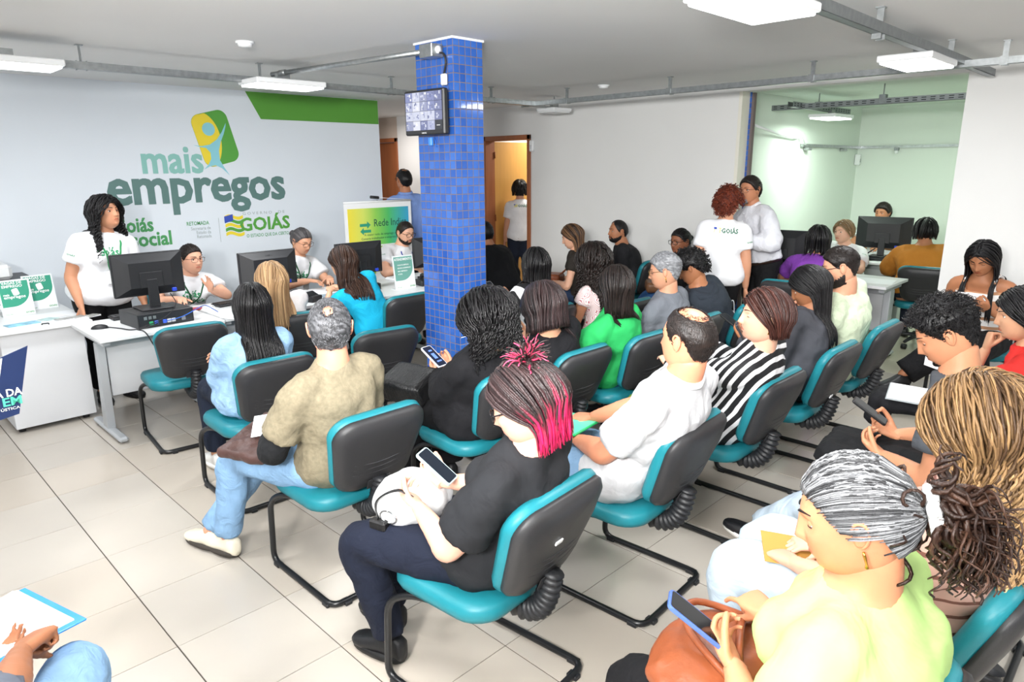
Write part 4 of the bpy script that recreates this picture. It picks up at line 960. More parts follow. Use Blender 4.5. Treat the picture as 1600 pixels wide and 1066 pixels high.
class Person:
    def __init__(s, label, pos, yaw, head, hyaw=None, hpitch=0, hroll=0, skin_='#c99376', sex='f', top=None, pants=None, hair=None, arms='lap', legs='sit', w=1.0, det=1, shoes='#1a1a1c',
                 glasses=None, beard=None, earrings=False, zh=None, eyes='open', hs=1.0, twist=0, pants_loose=.012, shoe_kind='shoe', face=True):
        s.root = thing('person', label, 'person', (pos[0], pos[1], 0), yaw, None); s.M = Matrix.Translation((pos[0], pos[1], 0)) @ Matrix.Rotation(math.radians(yaw), 4, 'Z'); s.Mi = s.M.inverted()
        s.sex = sex; s.det = det; s.w = w; sk, lp = skin(skin_); s.sk = sk
        vox = .0125 if det > 1 else (.0155 if det == 1 else .019)
        hc = np.array(s.Mi @ Vector(head)); stand = legs in ('stand', 'stand2')
        s.zh = zh if zh else (.92 if stand else .555)
        hy = math.radians((hyaw if hyaw is not None else yaw) - yaw)
        s.Hm = Matrix.Translation(hc) @ Matrix.Rotation(hy, 4, 'Z') @ Matrix.Rotation(math.radians(-hpitch), 4, 'Y') @ Matrix.Rotation(math.radians(hroll), 4, 'X') @ Matrix.Scale(hs, 4)
        Hn = np.array(s.Hm)
        pel = np.array([0, 0, s.zh])
        neckb = hc + np.array([0, 0, -.142]) + .0*Hn[:3, 0] - nrm((math.cos(hy), math.sin(hy), 0))*.022
        neckb = neckb + (pel + (0, 0, .45) - neckb) * .12
        up = nrm(neckb - pel); L_ = np.linalg.norm(neckb - pel)
        lat = nrm(np.cross(up, nrm((1, 0, 0)))) ; lat = nrm(np.cross(up, np.array([1., 0, 0]))) 
        if lat[1] < 0: lat = -lat
        tw = math.radians(twist)
        back = nrm(np.cross(lat, up)); fwd = back if back[0] > 0 else -back
        def latf(t): a = tw*t; return nrm(lat*math.cos(a) - fwd*math.sin(a)), nrm(fwd*math.cos(a) + lat*math.sin(a))
        bow = .035 if not stand else .012
        def sp(t): return pel + (neckb - pel)*t - fwd*bow*math.sin(math.pi*min(max(t, 0), 1)) * (1 if not stand else -.3)
        s.sp = sp; s.latf = latf
        fem = sex == 'f'
        PROF = [(-.17, .12, .10), (-.08, .165, .118), (.02, .178, .128), (.16, .165, .118), (.38, .138 if fem else .150, .105), (.55, .146 if fem else .160, .112), (.72, .155 if fem else .170, .112), (.84, .150 if fem else .168, .100), (.91, .118, .086), (.96, .085, .072), (1.02, .060, .058)]
        s.PROF = PROF
        sc = L_ / .50 if not stand else L_ / .50; 
        def trings(off, t0=-9, t1=9, n=20, wk=1.0):
            R_ = []
            for t, a, b in PROF:
                if t < t0 or t > t1: continue
                l_, f_ = latf(t); R_.append(ering(sp(t), l_, f_, a*(w if t < .9 else w**.5)*wk + off, b*(w**.9)*wk + off, n, 2.3))
            return R_
        sw = .150 if fem else .170; sw *= (w**.7)
        l9, f9 = latf(.9); s.f9 = f9; s.l9 = l9
        SH = {q: sp(.86) + l9*sw*q - up*.006 for q in (1, -1)}; s.SH = SH
        # arms
        A = ARMS[arms] if isinstance(arms, str) else arms
        s.W = {}; s.E = {}; armp = {}
        for q, key in ((1, 'L'), (-1, 'R')):
            wr, hd, hn, pose, hint = A[key]
            wr = np.array(wr, float); 
            if A.get('rel'): wr = SH[q] + wr
            L1, L2 = .285*(1.03 if not fem else .98), .255*(1.03 if not fem else .98)
            dv = wr - SH[q]; dist = np.linalg.norm(dv)
            if dist > (L1+L2)*.995: wr = SH[q] + dv/dist*(L1+L2)*.995; dv = wr - SH[q]; dist = np.linalg.norm(dv)
            a = (L1*L1 - L2*L2 + dist*dist) / (2*dist); h = math.sqrt(max(L1*L1 - a*a, 0)); dn = dv/dist
            hv = np.array(hint, float) * (1, q, 1); hv = nrm(hv - dn*np.dot(hv, dn)); el = SH[q] + dn*a + hv*h
            s.W[q] = wr; s.E[q] = el
            hdv = nrm(np.array(hd, float)*(1, q, 1)); hnv = np.array(hn, float)*(1, q, 1); hnv = nrm(hnv - hdv*np.dot(hnv, hdv)); armp[q] = (hdv, hnv, pose)
        s.armp = armp
        # legs
        Lg = LEGS[legs] if isinstance(legs, str) else legs
        HJ = {q: pel + lat*.085*w*q + (0, 0, -.02) for q in (1, -1)}; s.K = {}; s.A = {}; s.toe = {}
        for q, key in ((1, 'L'), (-1, 'R')):
            k, a, toe = Lg[key]; s.K[q] = np.array(k, float); s.A[q] = np.array(a, float); s.toe[q] = nrm(toe)
        # ---------------- body mesh
        mb = MB(); mb.add(loft(trings(0, n=20) if not top else [r for (t, a, b), r in zip(PROF, [ering(sp(t), *latf(t), a*(w if t < .9 else w**.5) - (.020 if t < .94 else 0), b*(w**.9) - (.020 if t < .94 else 0), 20, 2.3) for t, a, b in PROF])]))
        lgk = .90 if pants else 1.0
        for q in (1, -1):
            S_, E_, W_ = SH[q], s.E[q], s.W[q]; wa = w**.8 * (1.0 if fem else 1.12)
            mb.add(tube(smoothpath([sp(.90) + l9*.07*q, S_, lerp(S_, E_, .3), E_, lerp(E_, W_, .25), lerp(E_, W_, .7), W_], 4), np.interp(np.linspace(0, 6, 25), range(7), [.045*wa, .051*wa, .047*wa, .039*wa, .042*wa, .032*wa, .0245*wa]), 12, round_ends=True))
            K_, A_ = s.K[q], s.A[q]
            mb.add(tube(smoothpath([HJ[q] + (0, 0, .0), lerp(HJ[q], K_, .35), K_, lerp(K_, A_, .3), A_], 4), np.interp(np.linspace(0, 4, 17), range(5), [.085*w*lgk, .082*w*lgk, .056*lgk, .056*w**.5*lgk, .036]), 12, round_ends=True))
        nb = sp(.93); nt = np.array(s.Hm @ Vector((-.015, 0, -.05)))
        mb.add(tube(smoothpath([nb, lerp(nb, nt, .5) - .004*f9, nt], 4), np.linspace(.064 if fem else .072, .052 if fem else .060, 9)*(w**.4), 14))
        if fem:
            for q in (1, -1): mb.add(sphere(sp(.66) + latf(.66)[0]*.068*q + latf(.66)[1]*.085*w, (.062*w, .062*w, .062*w), 12, 8))
        bV, bF = remesh(mb.arr(), vox*1.3, 3)
        body = MB(); body.add((bV, bF), 0)
        HV, HF, HU, HL = (HEADS if face and det > 0 else HEADLO)[sex]
        hv = HV @ Hn[:3, :3].T + Hn[:3, 3]; n0 = body.n
        body.V.append(hv); body.F.extend([tuple(i + n0 for i in f) for f in HF]); body.M.extend(HL.tolist()); body.n += len(hv)
        for q in (1, -1): body.add(xf(ear(q, fem), Hn @ (np.diag([.88, 1, .88, 1.]) if fem else np.eye(4))), 0)
        # lids
        lidt = 5 if eyes == 'open' else -25
        ex = {}
        for q in (1, -1):
            x = face_x(sex, .031, .010) + .0015; c = np.array((x - .0085, .031*q, .010)); ex[q] = c
            V, F = sphere((0, 0, 0), .0128*1.09, 14, 12); C = np.array([V[list(f)].mean(0) for f in F]); el_ = np.degrees(np.arctan2(C[:, 2], np.maximum(C[:, 0], 1e-4)))
            F2 = [f for f, e_, c_ in zip(F, el_, C) if c_[0] > -.003 and (e_ > lidt + 14 or e_ < -32)]
            body.add(xf((V + c, F2), Hn), 0)
        for q in (1, -1):
            hd, hn, pose = armp[q]; V, F = HANDS[pose][0 if det > 1 else 1]; V = V.copy()
            if q == 1: V[:, 1] *= -1; F = [tuple(reversed(f)) for f in F]
            hsz = .93 if fem else 1.02
            Z = -hn; X = hd; Y = np.cross(Z, X); Mh = np.eye(4); Mh[:3, 0] = X*hsz; Mh[:3, 1] = Y*hsz; Mh[:3, 2] = Z*hsz; Mh[:3, 3] = s.W[q]
            body.add(xf((V, F), Mh), 0)
        s.body = body.build('body', [sk, lp], s.root)
        if face:
            for q in (1, -1):
                V, F = sphere((0, 0, 0), .0128, 12, 10); C = np.array([V[list(f)].mean(0) for f in F]); dir_ = nrm((1, 0, -.12 if eyes == 'open' else -.5))
                mi = [1 if np.dot(nrm(c), dir_) > .86 else 0 for c in C]
                V = V + ex[q]; mb = MB(); mb.V.append(V); mb.F = F; mb.M = mi; mb.n = len(V); mb.V[0] = V @ Hn[:3, :3].T + Hn[:3, 3]
                mb.build('eye', [M_eyew, M_iris], s.root)
                la = math.radians(20 if eyes == 'open' else -16); rr_ = .0128*1.10
                pts = [ex[q] + rr_*np.array((math.cos(la)*math.cos(b_), math.cos(la)*math.sin(b_), math.sin(la) - .10*abs(math.sin(b_)))) for b_ in np.linspace(-1.15, 1.15, 9)]
                MB().add(xf(tube(pts, .0013, 5), Hn), 0, (.012, .01, .01)).build('eyelashes', [hairmat('brow')], s.root)
                ys = np.linspace(.012, .050, 9); pts = [(face_x(sex, y, .031 + .004*math.sin((y-.012)/.038*2.6)) + .0005, y*q, .031 + .004*math.sin((y-.012)/.038*2.6)) for y in ys]
                hk = hair[1] if hair and hair[1] not in ('blonde', 'grey', 'tailgrey') else 'dark'
                MB().add(xf(tube(pts, np.interp(range(9), (0, 2, 8), (.0030, .0044, .0016)), 6, flat=.6), Hn), 0, srgb(HC[hk][0])).build('eyebrow', [hairmat('brow')], s.root)
        # ---------------- clothes
        if pants:
            mb = MB(); R_ = []
            for t, a, b in PROF[:5]: 
                if t > .3: continue
                l_, f_ = latf(0); R_.append(ering(sp(t), l_, f_, a*w + (.016 if t < .0 else .004), b*w**.9 + (.016 if t < .0 else .004), 20, 2.3))
            mb.add(loft(R_))
            for q in (1, -1):
                K_, A_ = s.K[q], s.A[q]; e = A_ + nrm(K_ - A_)*.02; pl = pants_loose
                mb.add(tube(smoothpath([HJ[q], lerp(HJ[q], K_, .35), K_, lerp(K_, A_, .35), e], 5), np.interp(np.linspace(0, 4, 21), range(5), [.092*w+.012, .084*w+.012, .060+pl, .056*w**.5+pl*1.3, .040+pl*1.9]), 14, round_ends=False))
            V, F = remesh(mb.arr(), vox*1.35, 2, .020 if det else .006, .07)
            link('trousers', mkmesh('trousers', V, F, [pants]), s.root)
        if top:
            tm_, slv, opt = top; mb = MB(); lo = opt.get('lo', -.14); off = opt.get('off', .012); oth = MB()
            R_ = []
            for t, a, b in PROF:
                if t < lo or t > opt.get('hi', 1.0): continue
                l_, f_ = latf(t); o2 = off + (.008 if t < .3 and pants else 0) + (opt.get('flare', .0)*max(0, .35 - t)); 
                if t > .95: o2 = min(o2, .013)
                R_.append(ering(sp(t), l_, f_, a*(w if t < .9 else w**.6) + o2, b*(w**.9 if t < .9 else w**.5) + o2, 22, 2.3))
            l1, f1 = latf(1); 
            if opt.get('hi', 1.0) >= 1.0: R_.append(ering(sp(1.0), l1, f1, .082*w**.3, .078*w**.3, 22)); R_.append(ering(sp(1.035), l1, f1, .071*w**.3, .069*w**.3, 22))
            mb.add(loft(R_))
            if fem:
                for q in (1, -1): mb.add(sphere(sp(.66) + latf(.66)[0]*.066*q + latf(.66)[1]*.085*w, .062*w + off*.8, 12, 8))
            for q in (1, -1):
                S_, E_, W_ = SH[q], s.E[q], s.W[q]; wa = w**.8 * (1.0 if fem else 1.12); so = opt.get('so', .014)
                if slv == 'short':
                    e = lerp(S_, E_, opt.get('sl', .62)); mb.add(tube(smoothpath([sp(.90) + l9*.07*q, S_, lerp(S_, e, .5), e], 4), np.interp(np.linspace(0, 3, 13), range(4), [.05*wa, .054*wa+.008, .052*wa+so, .050*wa+so*1.35]), 14, round_ends=False))
                elif slv == 'long':
                    mb.add(tube(smoothpath([sp(.90) + l9*.07*q, S_, lerp(S_, E_, .5), E_, lerp(E_, W_, .5), lerp(E_, W_, .96)], 4), np.interp(np.linspace(0, 5, 21), range(6), [.05*wa, .054*wa+.008, .050*wa+so, .048*wa+so, .042*wa+so, .030*wa+so]), 14, round_ends=False))
                elif slv == 'strap':
                    mb.add(tube(smoothpath([sp(.72) + latf(.7)[0]*.085*q + latf(.7)[1]*.10*w, sp(.9) + l9*.095*q + f9*.085, sp(.98) + l9*.09*q + up*.026, sp(.9) + l9*.095*q - f9*.10, sp(.72) + latf(.7)[0]*.085*q - latf(.7)[1]*.11], 5), .017, 8))
            V, F = remesh(mb.arr(), vox*1.15, 2, max(opt.get('wr', 0)*.9, .026 if det > 1 else .018), opt.get('ws', .075))
            s.topo = link(opt.get('name', 'shirt'), mkmesh('shirt', V, F, [tm_]), s.root); s.tbvh = BVHTree.FromPolygons([tuple(v) for v in V], F)
            if opt.get('collar'):
                cm = opt['collar']; ring = [sp(1.0) + up*.01 + l1*.070*math.cos(a) + f1*(.062*math.sin(a)) + up*(.022 - .028*max(0, math.sin(a))) for a in np.linspace(math.pi*.62, math.pi*2.38, 22)]
                ring2 = [p + nrm(p - sp(1.0))*.022 - up*.026 for p in ring]; rgs = [np.array([a, lerp(a, b, .4) + up*.010, b, b - up*.002, lerp(a, b, .4) + up*.004, a - up*.002]) for a, b in zip(ring, ring2)]
                MB().add(loft(rgs)).build('collar', [cm], s.root)
        # shoes
        for q in (1, -1):
            if stand is False and s.A[q][2] > .5: continue
            A_ = s.A[q]; tx = s.toe[q]; sd = nrm(np.cross((0, 0, 1), tx)); uz = np.cross(tx, sd)
            if uz[2] < 0: uz = -uz
            base = A_ - np.array((0, 0, 1))*0 - uz*.085 if not (abs(tx[2]) > .3) else A_ - uz*.07
            Rg = []
            for x, ww, h in ((-.062, .020, .050), (-.055, .030, .085), (-.02, .035, .100), (.03, .037, .085), (.07, .042, .064), (.12, .046, .048), (.155, .041, .040), (.178, .026, .032), (.186, .010, .024)):
                Rg.append(ering(base + tx*x + uz*(h*.5 + .004), sd, uz, ww, h*.5, 14, 2.6))
            sm = mat('shoe_' + shoes, srgb(shoes), .45, bump=.1, bscale=120)
            so_ = MB().add(loft(Rg), 0).build('shoe', [sm], s.root)
            Rg = [ering(base + tx*x + uz*z_, sd, tx, .045, .122, 20, 2.4) + tx*.062*0 for x, z_ in ((.062, -.002), (.062, .020))]
            solec = {'sneaker': '#e8e6e0', 'tan': '#3a3530'}.get(shoe_kind, '#0d0d0e')
            MB().add(loft(Rg)).build('sole', [mat('sole_' + solec, srgb(solec), .6)], so_)
        if glasses: s.glasses(glasses)
        if beard: s.beard(*beard)
        if earrings:
            for q in (1, -1):
                MB().add(xf(tube([(-.002, q*.083, -.028), (-.002, q*.085, -.034), (-.002, q*.084, -.052), (-.001, q*.082, -.060)], (.002, .003, .0022, .004), 8), Hn)).build('earring', [M_gold], s.root)
        if hair: s.hair(hair[0], hair[1], **(hair[2] if len(hair) > 2 else {}))
    def world(s, p): return tuple(s.M @ Vector(p))
    def hw(s, p): return tuple(s.M @ (s.Hm @ Vector(p)))
    def glasses(s, kind):
        m = {'black': M_gls, 'tort': mat('glasses_brown', srgb('#4a2a22'), .3), 'gold': mat('glasses_gold', srgb('#8f7446'), .3, .8)}[kind]; Hn = np.array(s.Hm)
        x0 = face_x(s.sex, 0, .012) + .006; mb = MB(); r = .0022 if kind == 'black' else .0015
        for q in (1, -1):
            rr = roundrect(.050, .036, .014, 4); pts = [(x0 - .010*(abs(y*q + .033)/.06)**2 - .002, q*.033 + y, .008 + z) for y, z in rr]; pts.append(pts[0]); pts.append(pts[1])
            mb.add(tube(pts, r, 6, cap=False)); mb.add(tube([(x0 - .012, q*.058, .016), (x0 - .022, q*.072, .016), (.0, q*.081, .014), (-.02, q*.080, .002)], r, 6))
        mb.add(tube([(x0 - .003, -.010, .013), (x0 + .002, 0, .015), (x0 - .003, .010, .013)], r, 6))
        mb2 = MB(); mb2.add(xf(mb.arr(), Hn)); mb2.build('glasses', [m], s.root)
    def beard(s, key, th=.006, style='full'):
        V, F, U, L = HEADS[s.sex]; az = np.degrees(np.arctan2(np.abs(V[:, 1]), V[:, 0])); z = V[:, 2]; ay = np.abs(V[:, 1])
        goat = style == 'goatee'
        line = np.interp(az, [0, 16, 22, 35, 55, 75, 88, 180], [-.068, -.066, -.052, -.060, -.050, -.036, -.012, -.2] if not goat else [-.068, -.066, -.060, -.2, -.2, -.2, -.2, -.2]); m = np.clip((line - z)/.010, 0, 1) * (az < 100)
        m = np.maximum(m, np.clip(1.5*gauss(z + .0405, .0045) - .3, 0, 1)*(ay < .027)*(V[:, 0] > .05))
        if not goat: m = np.maximum(m, np.clip(1.4*gauss(ay - .0285, .006) - .2, 0, 1)*(z < -.040)*(z > -.075)*(V[:, 0] > .04))
        m = m*np.clip((z + .122)/.02, 0, 1)
        W_ = V + nrmrows(V - (0, 0, 0)) * (th*m + NR.uniform(-.0012, .0012, len(V))*m - .003*(m <= .02))[:, None]
        keep = [f for f in F if max(m[i] for i in f) > .05 and min(m[i] for i in f) > .0]
        c0, c1 = HC[key]; col = lerp(srgb(c0), srgb(c1), NR.uniform(0, 1, (len(W_), 1)))
        Hn = np.array(s.Hm); W_ = W_ @ Hn[:3, :3].T + Hn[:3, 3]
        link('beard', mkmesh('beard', W_, keep, [hairmat('beard', .6)], cols=col), s.root)
    # ---------------- hair
    def collide(s, P, r0=0.0, back=True):
        base = s.sp(0); ax = s.sp(1) - base; L_ = np.linalg.norm(ax); t = np.dot(P - base, ax)/L_/L_
        if t > 1.0: return P
        l_, f_ = s.latf(min(max(t, 0), 1)); c = s.sp(min(max(t, -.2), 1)); d = P - c; x = np.dot(d, l_); y = np.dot(d, f_)
        a = np.interp(t, [p[0] for p in s.PROF], [p[1] for p in s.PROF])*s.w + .018; b = np.interp(t, [p[0] for p in s.PROF], [p[2] for p in s.PROF])*s.w + .020 + r0
        aw = max(a + .075*min(1, max(0, (.98 - t)/.1)), .06)
        if abs(x) > aw*.98: 
            if t > .86: return P
            return P
        yb = b*math.sqrt(max(0.0, 1 - (x/aw)**2)) + .004
        if abs(y) < yb: P = P + f_*((-yb if (back and y < .06) else (yb if y > 0 else -yb)) - y)
        return P
    def hair(s, style, key, **k):
        Hn = np.array(s.Hm); c0, c1 = [np.array(srgb(c)) for c in HC[key]]; sex = s.sex; det = s.det
        hm = hairmat(key, k.get('rough', .38)); rs = np.random.RandomState(abs(hash(key + style)) % 1000 if False else int(sum(map(ord, key + style))))
        mb = MB(); Rh = Hn[:3, :3]; t0 = Hn[:3, 3]
        def toL(P): return np.atleast_2d(P) @ Rh.T + t0
        def lockcol(n, frac=None, u=None):
            v = rs.uniform(0, 1)**1.4 if u is None else u; base = lerp(c0, c1, v)
            C = np.repeat(base[None], n, 0)
            if 'tips' in k:
                tc, tstart, prob = k['tips']; tc = np.array(srgb(tc))
                if rs.uniform() < prob:
                    f = np.clip((np.linspace(0, 1, n) - tstart*rs.uniform(.6, 1.2)) / .25, 0, 1)[:, None]; C = lerp(C, tc*rs.uniform(.6, 1.3), f)
            return C
        def addlock(P, r, C, nseg=5, flat=.55):
            nseg = 4; V, F = tube(P, r, nseg, flat=flat); n = len(P); Cc = np.vstack([np.repeat(C, nseg, 0), C[:1], C[-1:]]); mb.add((V, F), 0, Cc)
        style0 = style
        if style == 'short':
            th = k.get('th', .014); fade = k.get('fade', 0)
            def thf(U): 
                t = np.full(len(U), th); 
                if fade: t = th*np.clip((U[:, 2] + .05)/.5, .12, 1)
                return t
            V, F = head_shell(sex, thf, k.get('noise', .0015), k.get('front', 0), k.get('bald'), side=k.get('side', 0)); mb.add(xf((V, F), Hn), 0, lerp(c0, c1, rs.uniform(0, 1, (len(V), 1))**1.5))
            nl = int(k.get('n', 500 if det else 220)*.8); curl = k.get('curl', 0)
            D = rs.normal(size=(nl*3, 3)); D /= np.linalg.norm(D, axis=1)[:, None]; m = hairmask(D, k.get('front', 0), k.get('side', 0)) > .5
            if k.get('bald') is not None: m &= np.linalg.norm(D - nrm(k['bald'][0]), axis=1) > k['bald'][1]*(.55 + .6*rs.uniform(0, 1, len(D)))
            D = D[m][:nl]
            for d in D:
                f = (np.clip((d[2] + .05)/.5, .15, 1) if fade else 1); Lk = k.get('len', .03)*f*rs.uniform(.7, 1.2); tg = nrm(np.cross(np.cross(d, (-.6, rs.uniform(-.6, .6), -.5)), d)); p = skull(d, th*.55*f)[0]
                if curl:
                    ph = rs.uniform(0, 6.3); P = [p + d*Lk*u*.6 + tg*Lk*.3*u + curl*(math.cos(ph+u*7)*np.cross(d, tg) + math.sin(ph+u*7)*tg)*(.3+u) for u in np.linspace(0, 1, 6)]
                else: P = [p + tg*Lk*u + d*(th*.5*math.sin(u*2.4)*f) for u in np.linspace(0, 1, 4)]
                n = len(P); addlock(toL(P), np.linspace(1, .25, n)*k.get('r', .0035), lockcol(n), 4)
        elif style in ('long', 'bob'):
            L_ = k.get('len', .35); wav = k.get('wave', 0.0); freq = k.get('freq', 30); n = k.get('n', (430 if det > 1 else 210 if det == 1 else 110)); vol = k.get('vol', .016); r = k.get('r', .0056 if det > 1 else .0070 if det else .0085); part = k.get('part', .0)
            fr = k.get('front_az', 62); curlk = k.get('curl', 0)
            V, F = head_shell(sex, vol*.8, .001, k.get('front', 0)); mb.add(xf((V, F), Hn), 0, np.repeat(lerp(c0, c1, .25)[None], len(V), 0))
            for i in range(n):
                sd = 1 if i % 2 else -1; az = math.radians(fr + (180 - fr)*rs.uniform(0, 1)**.9) ; layer = rs.uniform(0, 1)
                x0 = np.clip(lerp(.80, -.93, ((az - math.radians(fr))/(math.pi - math.radians(fr)))**.9) + rs.normal()*.10, -.96, .81); d0 = nrm((x0, part + sd*.03, math.sqrt(max(0.05, 1 - x0*x0)))); d1 = nrm((math.cos(az), sd*math.sin(az), -.22)); off = .006 + vol*(.4 + .8*layer)
                U = np.linspace(0, 1, 7); Dd = [nrm(lerp(d0, d1, u)) for u in U]
                P = [skull(d, off*(.75 + .5*math.sin(u*2.2)))[0] for d, u in zip(Dd, U)]; P = list(toL(P))
                ll = L_*rs.uniform(.80, 1.0); st = .026; g = nrm(P[-1] - P[-2]); p = P[-1]; out = nrm((P[-1] - t0)*(1, 1, 0)) if np.linalg.norm((P[-1]-t0)[:2]) > .01 else np.zeros(3); spread = k.get('spread', .10)
                m_ = int(ll/st)
                for j in range(m_):
                    g = nrm(g*.55 + np.array((0, 0, -1))*.45 + out*spread*.25*rs.uniform(.4, 1.2)); p = p + g*st; lo_ = np.dot(p - s.sp(.8), s.l9); lm = (.085 + .045*layer)*k.get('wide', 1); p = p - s.l9*(lo_ - max(-lm, min(lm, lo_)))*.5; p = s.collide(p, .002 + .012*layer, not k.get('frontfall')); P.append(p)
                P = np.array(P); nn = len(P)
                if wav or curlk:
                    Tn, Uv, Bv = frames(P); ph = rs.uniform(0, 6.3); sl = np.arange(nn)*st; f_ = freq*rs.uniform(.85, 1.15); am = (wav + curlk)*np.clip((np.arange(nn) - 5)/6, k.get('am0', .0), 1)
                    P2 = smoothpath(list(P), 2) if curlk and (freq > 45) else P
                    if curlk:
                        Tn, Uv, Bv = frames(P2); nn = len(P2); hh = len(P2)/max(len(P), 1); sl = np.arange(nn)*st/hh; am = (wav + curlk)*np.clip((np.arange(nn) - 4*hh)/(7*hh), k.get('am0', .0), 1)
                    P = P2 + Uv*(am*np.cos(ph + sl*f_))[:, None] + Bv*(am*np.sin(ph + sl*f_))[:, None]
                rr = r*np.interp(np.linspace(0, 1, len(P)), (0, .2, .8, 1), (.6, 1, .95, .25))*rs.uniform(.8, 1.2)
                addlock(P, rr, lockcol(len(P)), 5, .5)
        if style in ('bun', 'tail', 'curlytail'):
            V, F = head_shell(sex, .007, .0008, k.get('front', 0)); mb.add(xf((V, F), Hn), 0, np.repeat(lerp(c0, c1, .3)[None], len(V), 0))
            tie = nrm(k.get('tie', (-.9, 0, .1))); tp = skull(tie, .012)[0]
            n = k.get('nt', 260 if det > 1 else 150)
            for i in range(n):
                az = math.radians(rs.uniform(0, 180))*(1 if i % 2 else -1); el = np.interp(abs(math.degrees(az)), AZ, EL) + .03; el = min(el, .95); c_ = math.sqrt(max(0, 1-el*el)); d0 = nrm((math.cos(az)*c_, math.sin(az)*c_, el)); 
                if rs.uniform() < .45: d0 = nrm(d0 + np.array((rs.uniform(-.4, .4), rs.uniform(-.5, .5), rs.uniform(.1, .9)))); 
                P = [skull(nrm(lerp(d0, tie, u)), .007 + .006*math.sin(u*3.1) + rs.uniform(0, .001))[0] for u in np.linspace(0, .97, 7)]
                if k.get('streak'): u_ = rs.uniform(0, 1); 
                addlock(toL(P), np.linspace(.004, .0055, 7)*k.get('thin', 1)*rs.uniform(.7, 1.1), lockcol(7, u=(rs.uniform(0, 1)**(k.get('gpow', 1.0)))), 4)
            if style == 'bun':
                br = k.get('br', .034)
                for i in range(26):
                    a = rs.uniform(0, 6.3); ax = nrm(rs.normal(size=3)); u1 = nrm(np.cross(ax, (0, .3, 1))); u2 = np.cross(ax, u1); cc = tp + tie*br*.7
                    addlock(toL([cc + br*.85*(u1*math.cos(a+q) + u2*math.sin(a+q)) for q in np.linspace(0, 4.5, 12)]), np.full(12, .009), lockcol(12), 5)
            else:
                cu = k.get('curl', .0); ll0 = k.get('len', .25)
                for i in range(k.get('ntl', 150 if det > 1 else 80)):
                    p = toL(tp)[0]; g = nrm(Rh @ (tie + rs.normal(size=3)*k.get('tspread', .30))); P = [p - g*.015]; ll = ll0*rs.uniform(.6, 1)
                    for j in range(int(ll/.016)):
                        g = nrm(g*.84 + np.array((0, 0, -1))*.16); p = s.collide(p + g*.016); P.append(p)
                    P = np.array(P)
                    if cu:
                        P = smoothpath(list(P), 2); Tn, Uv, Bv = frames(P); ph = rs.uniform(0, 6.3); sl = np.arange(len(P))*.008; am = cu*np.clip(np.arange(len(P))/8, 0, 1); P = P + Uv*(am*np.cos(ph+sl*k.get('freq', 90)))[:, None] + Bv*(am*np.sin(ph+sl*k.get('freq', 90)))[:, None]
                    addlock(P, np.interp(np.linspace(0, 1, len(P)), (0, .3, 1), (.005, .007, .002)), lockcol(len(P)) if not k.get('tailkey') else np.repeat(lerp(*[np.array(srgb(c)) for c in HC[k['tailkey']]], rs.uniform(0, 1)**1.3)[None], len(P), 0), 5)
            if k.get('tiecol'):
                ax = tie; u1 = nrm(np.cross(ax, (0, 0, 1))); u2 = np.cross(ax, u1); rt = k.get('tier', .022); tt = MB()
                pts = [tp + tie*.012 + rt*(1 + .12*math.sin(9*a))*(u1*math.cos(a) + u2*math.sin(a)) for a in np.linspace(0, 2*math.pi, 40)]
                tt.add(xf(tube(pts, k.get('tieth', .009), 8), Hn)); tt.build('hair_tie', [mat('tie_' + k['tiecol'], srgb(k['tiecol']), .8, bump=.5, bscale=200)], s.root)
        if style == 'afro':
            th = k.get('th', .05); V, F = head_shell(sex, lambda U: th*.75*(.75 + .35*np.clip(U[:, 2], -.5, 1)), .004, k.get('front', 0)); mb.add(xf((V, F), Hn), 0, np.repeat(c0[None], len(V), 0))
            n = k.get('n', 380 if det > 1 else 200); D = rs.normal(size=(n*3, 3)); D /= np.linalg.norm(D, axis=1)[:, None]; D = D[hairmask(D, k.get('front', 0)) > .4][:n]; cr = k.get('cr', .009)
            for d in D:
                p = skull(d, th*.35)[0]; a = nrm(np.cross(d, rs.normal(size=3))); b = np.cross(d, a); L2 = th*rs.uniform(.5, 1.0); dr = nrm(d + np.array((-.15, 0, -k.get('droop', .15)))); ph = rs.uniform(0, 6.3)
                P = [p + dr*L2*u + cr*(a*math.cos(ph+u*9) + b*math.sin(ph+u*9)) for u in np.linspace(0, 1, 9)]
                addlock(toL(P), np.linspace(.0060, .003, 9), lockcol(9), 4, 1)
        s.hairo = mb.build('hair', [hm], s.root)
    def decal(s, VF2list, m, t, lat_off, front=True, size=1.0, name='shirt_print', off=.0022, up_off=0.0, target=None, o=None, d=None, right=None, up=None):
        """project flat lettering onto the shirt, from the front or the back of the torso"""
        l_, f_ = s.latf(t)
        if o is None:
            o = s.sp(t) + l_*lat_off; u = nrm(s.sp(min(t+.1, 1)) - s.sp(t-.1)); d = -f_ if front else f_; o = o - d*.5; right = np.cross(u, -d); up = u
        right = nrm(right); mb = MB()
        for V, F in VF2list:
            P = []
            for x, z in V[:, :2]:
                q = o + right*x + up*(z + up_off); h = s.tbvh.ray_cast(Vector(q), Vector(d), 1.2)
                P.append(np.array(h[0]) - np.array(d)*off if h[0] else None)
            if any(p is None for p in P):
                F = [f for f in F if all(P[i] is not None for i in f)]; P = [p if p is not None else np.zeros(3) for p in P]
            if F: mb.add((np.array(P), F))
        if mb.n: mb.build(name, [m], s.root, False)
def nrmrows(V): return V / np.maximum(np.linalg.norm(V, axis=1), 1e-9)[:, None]
def subdiv_text(s_, x0, x1, zb, h=None, bold=.02): return fit_text(s_, x0, x1, zb, h, bold, res=1)

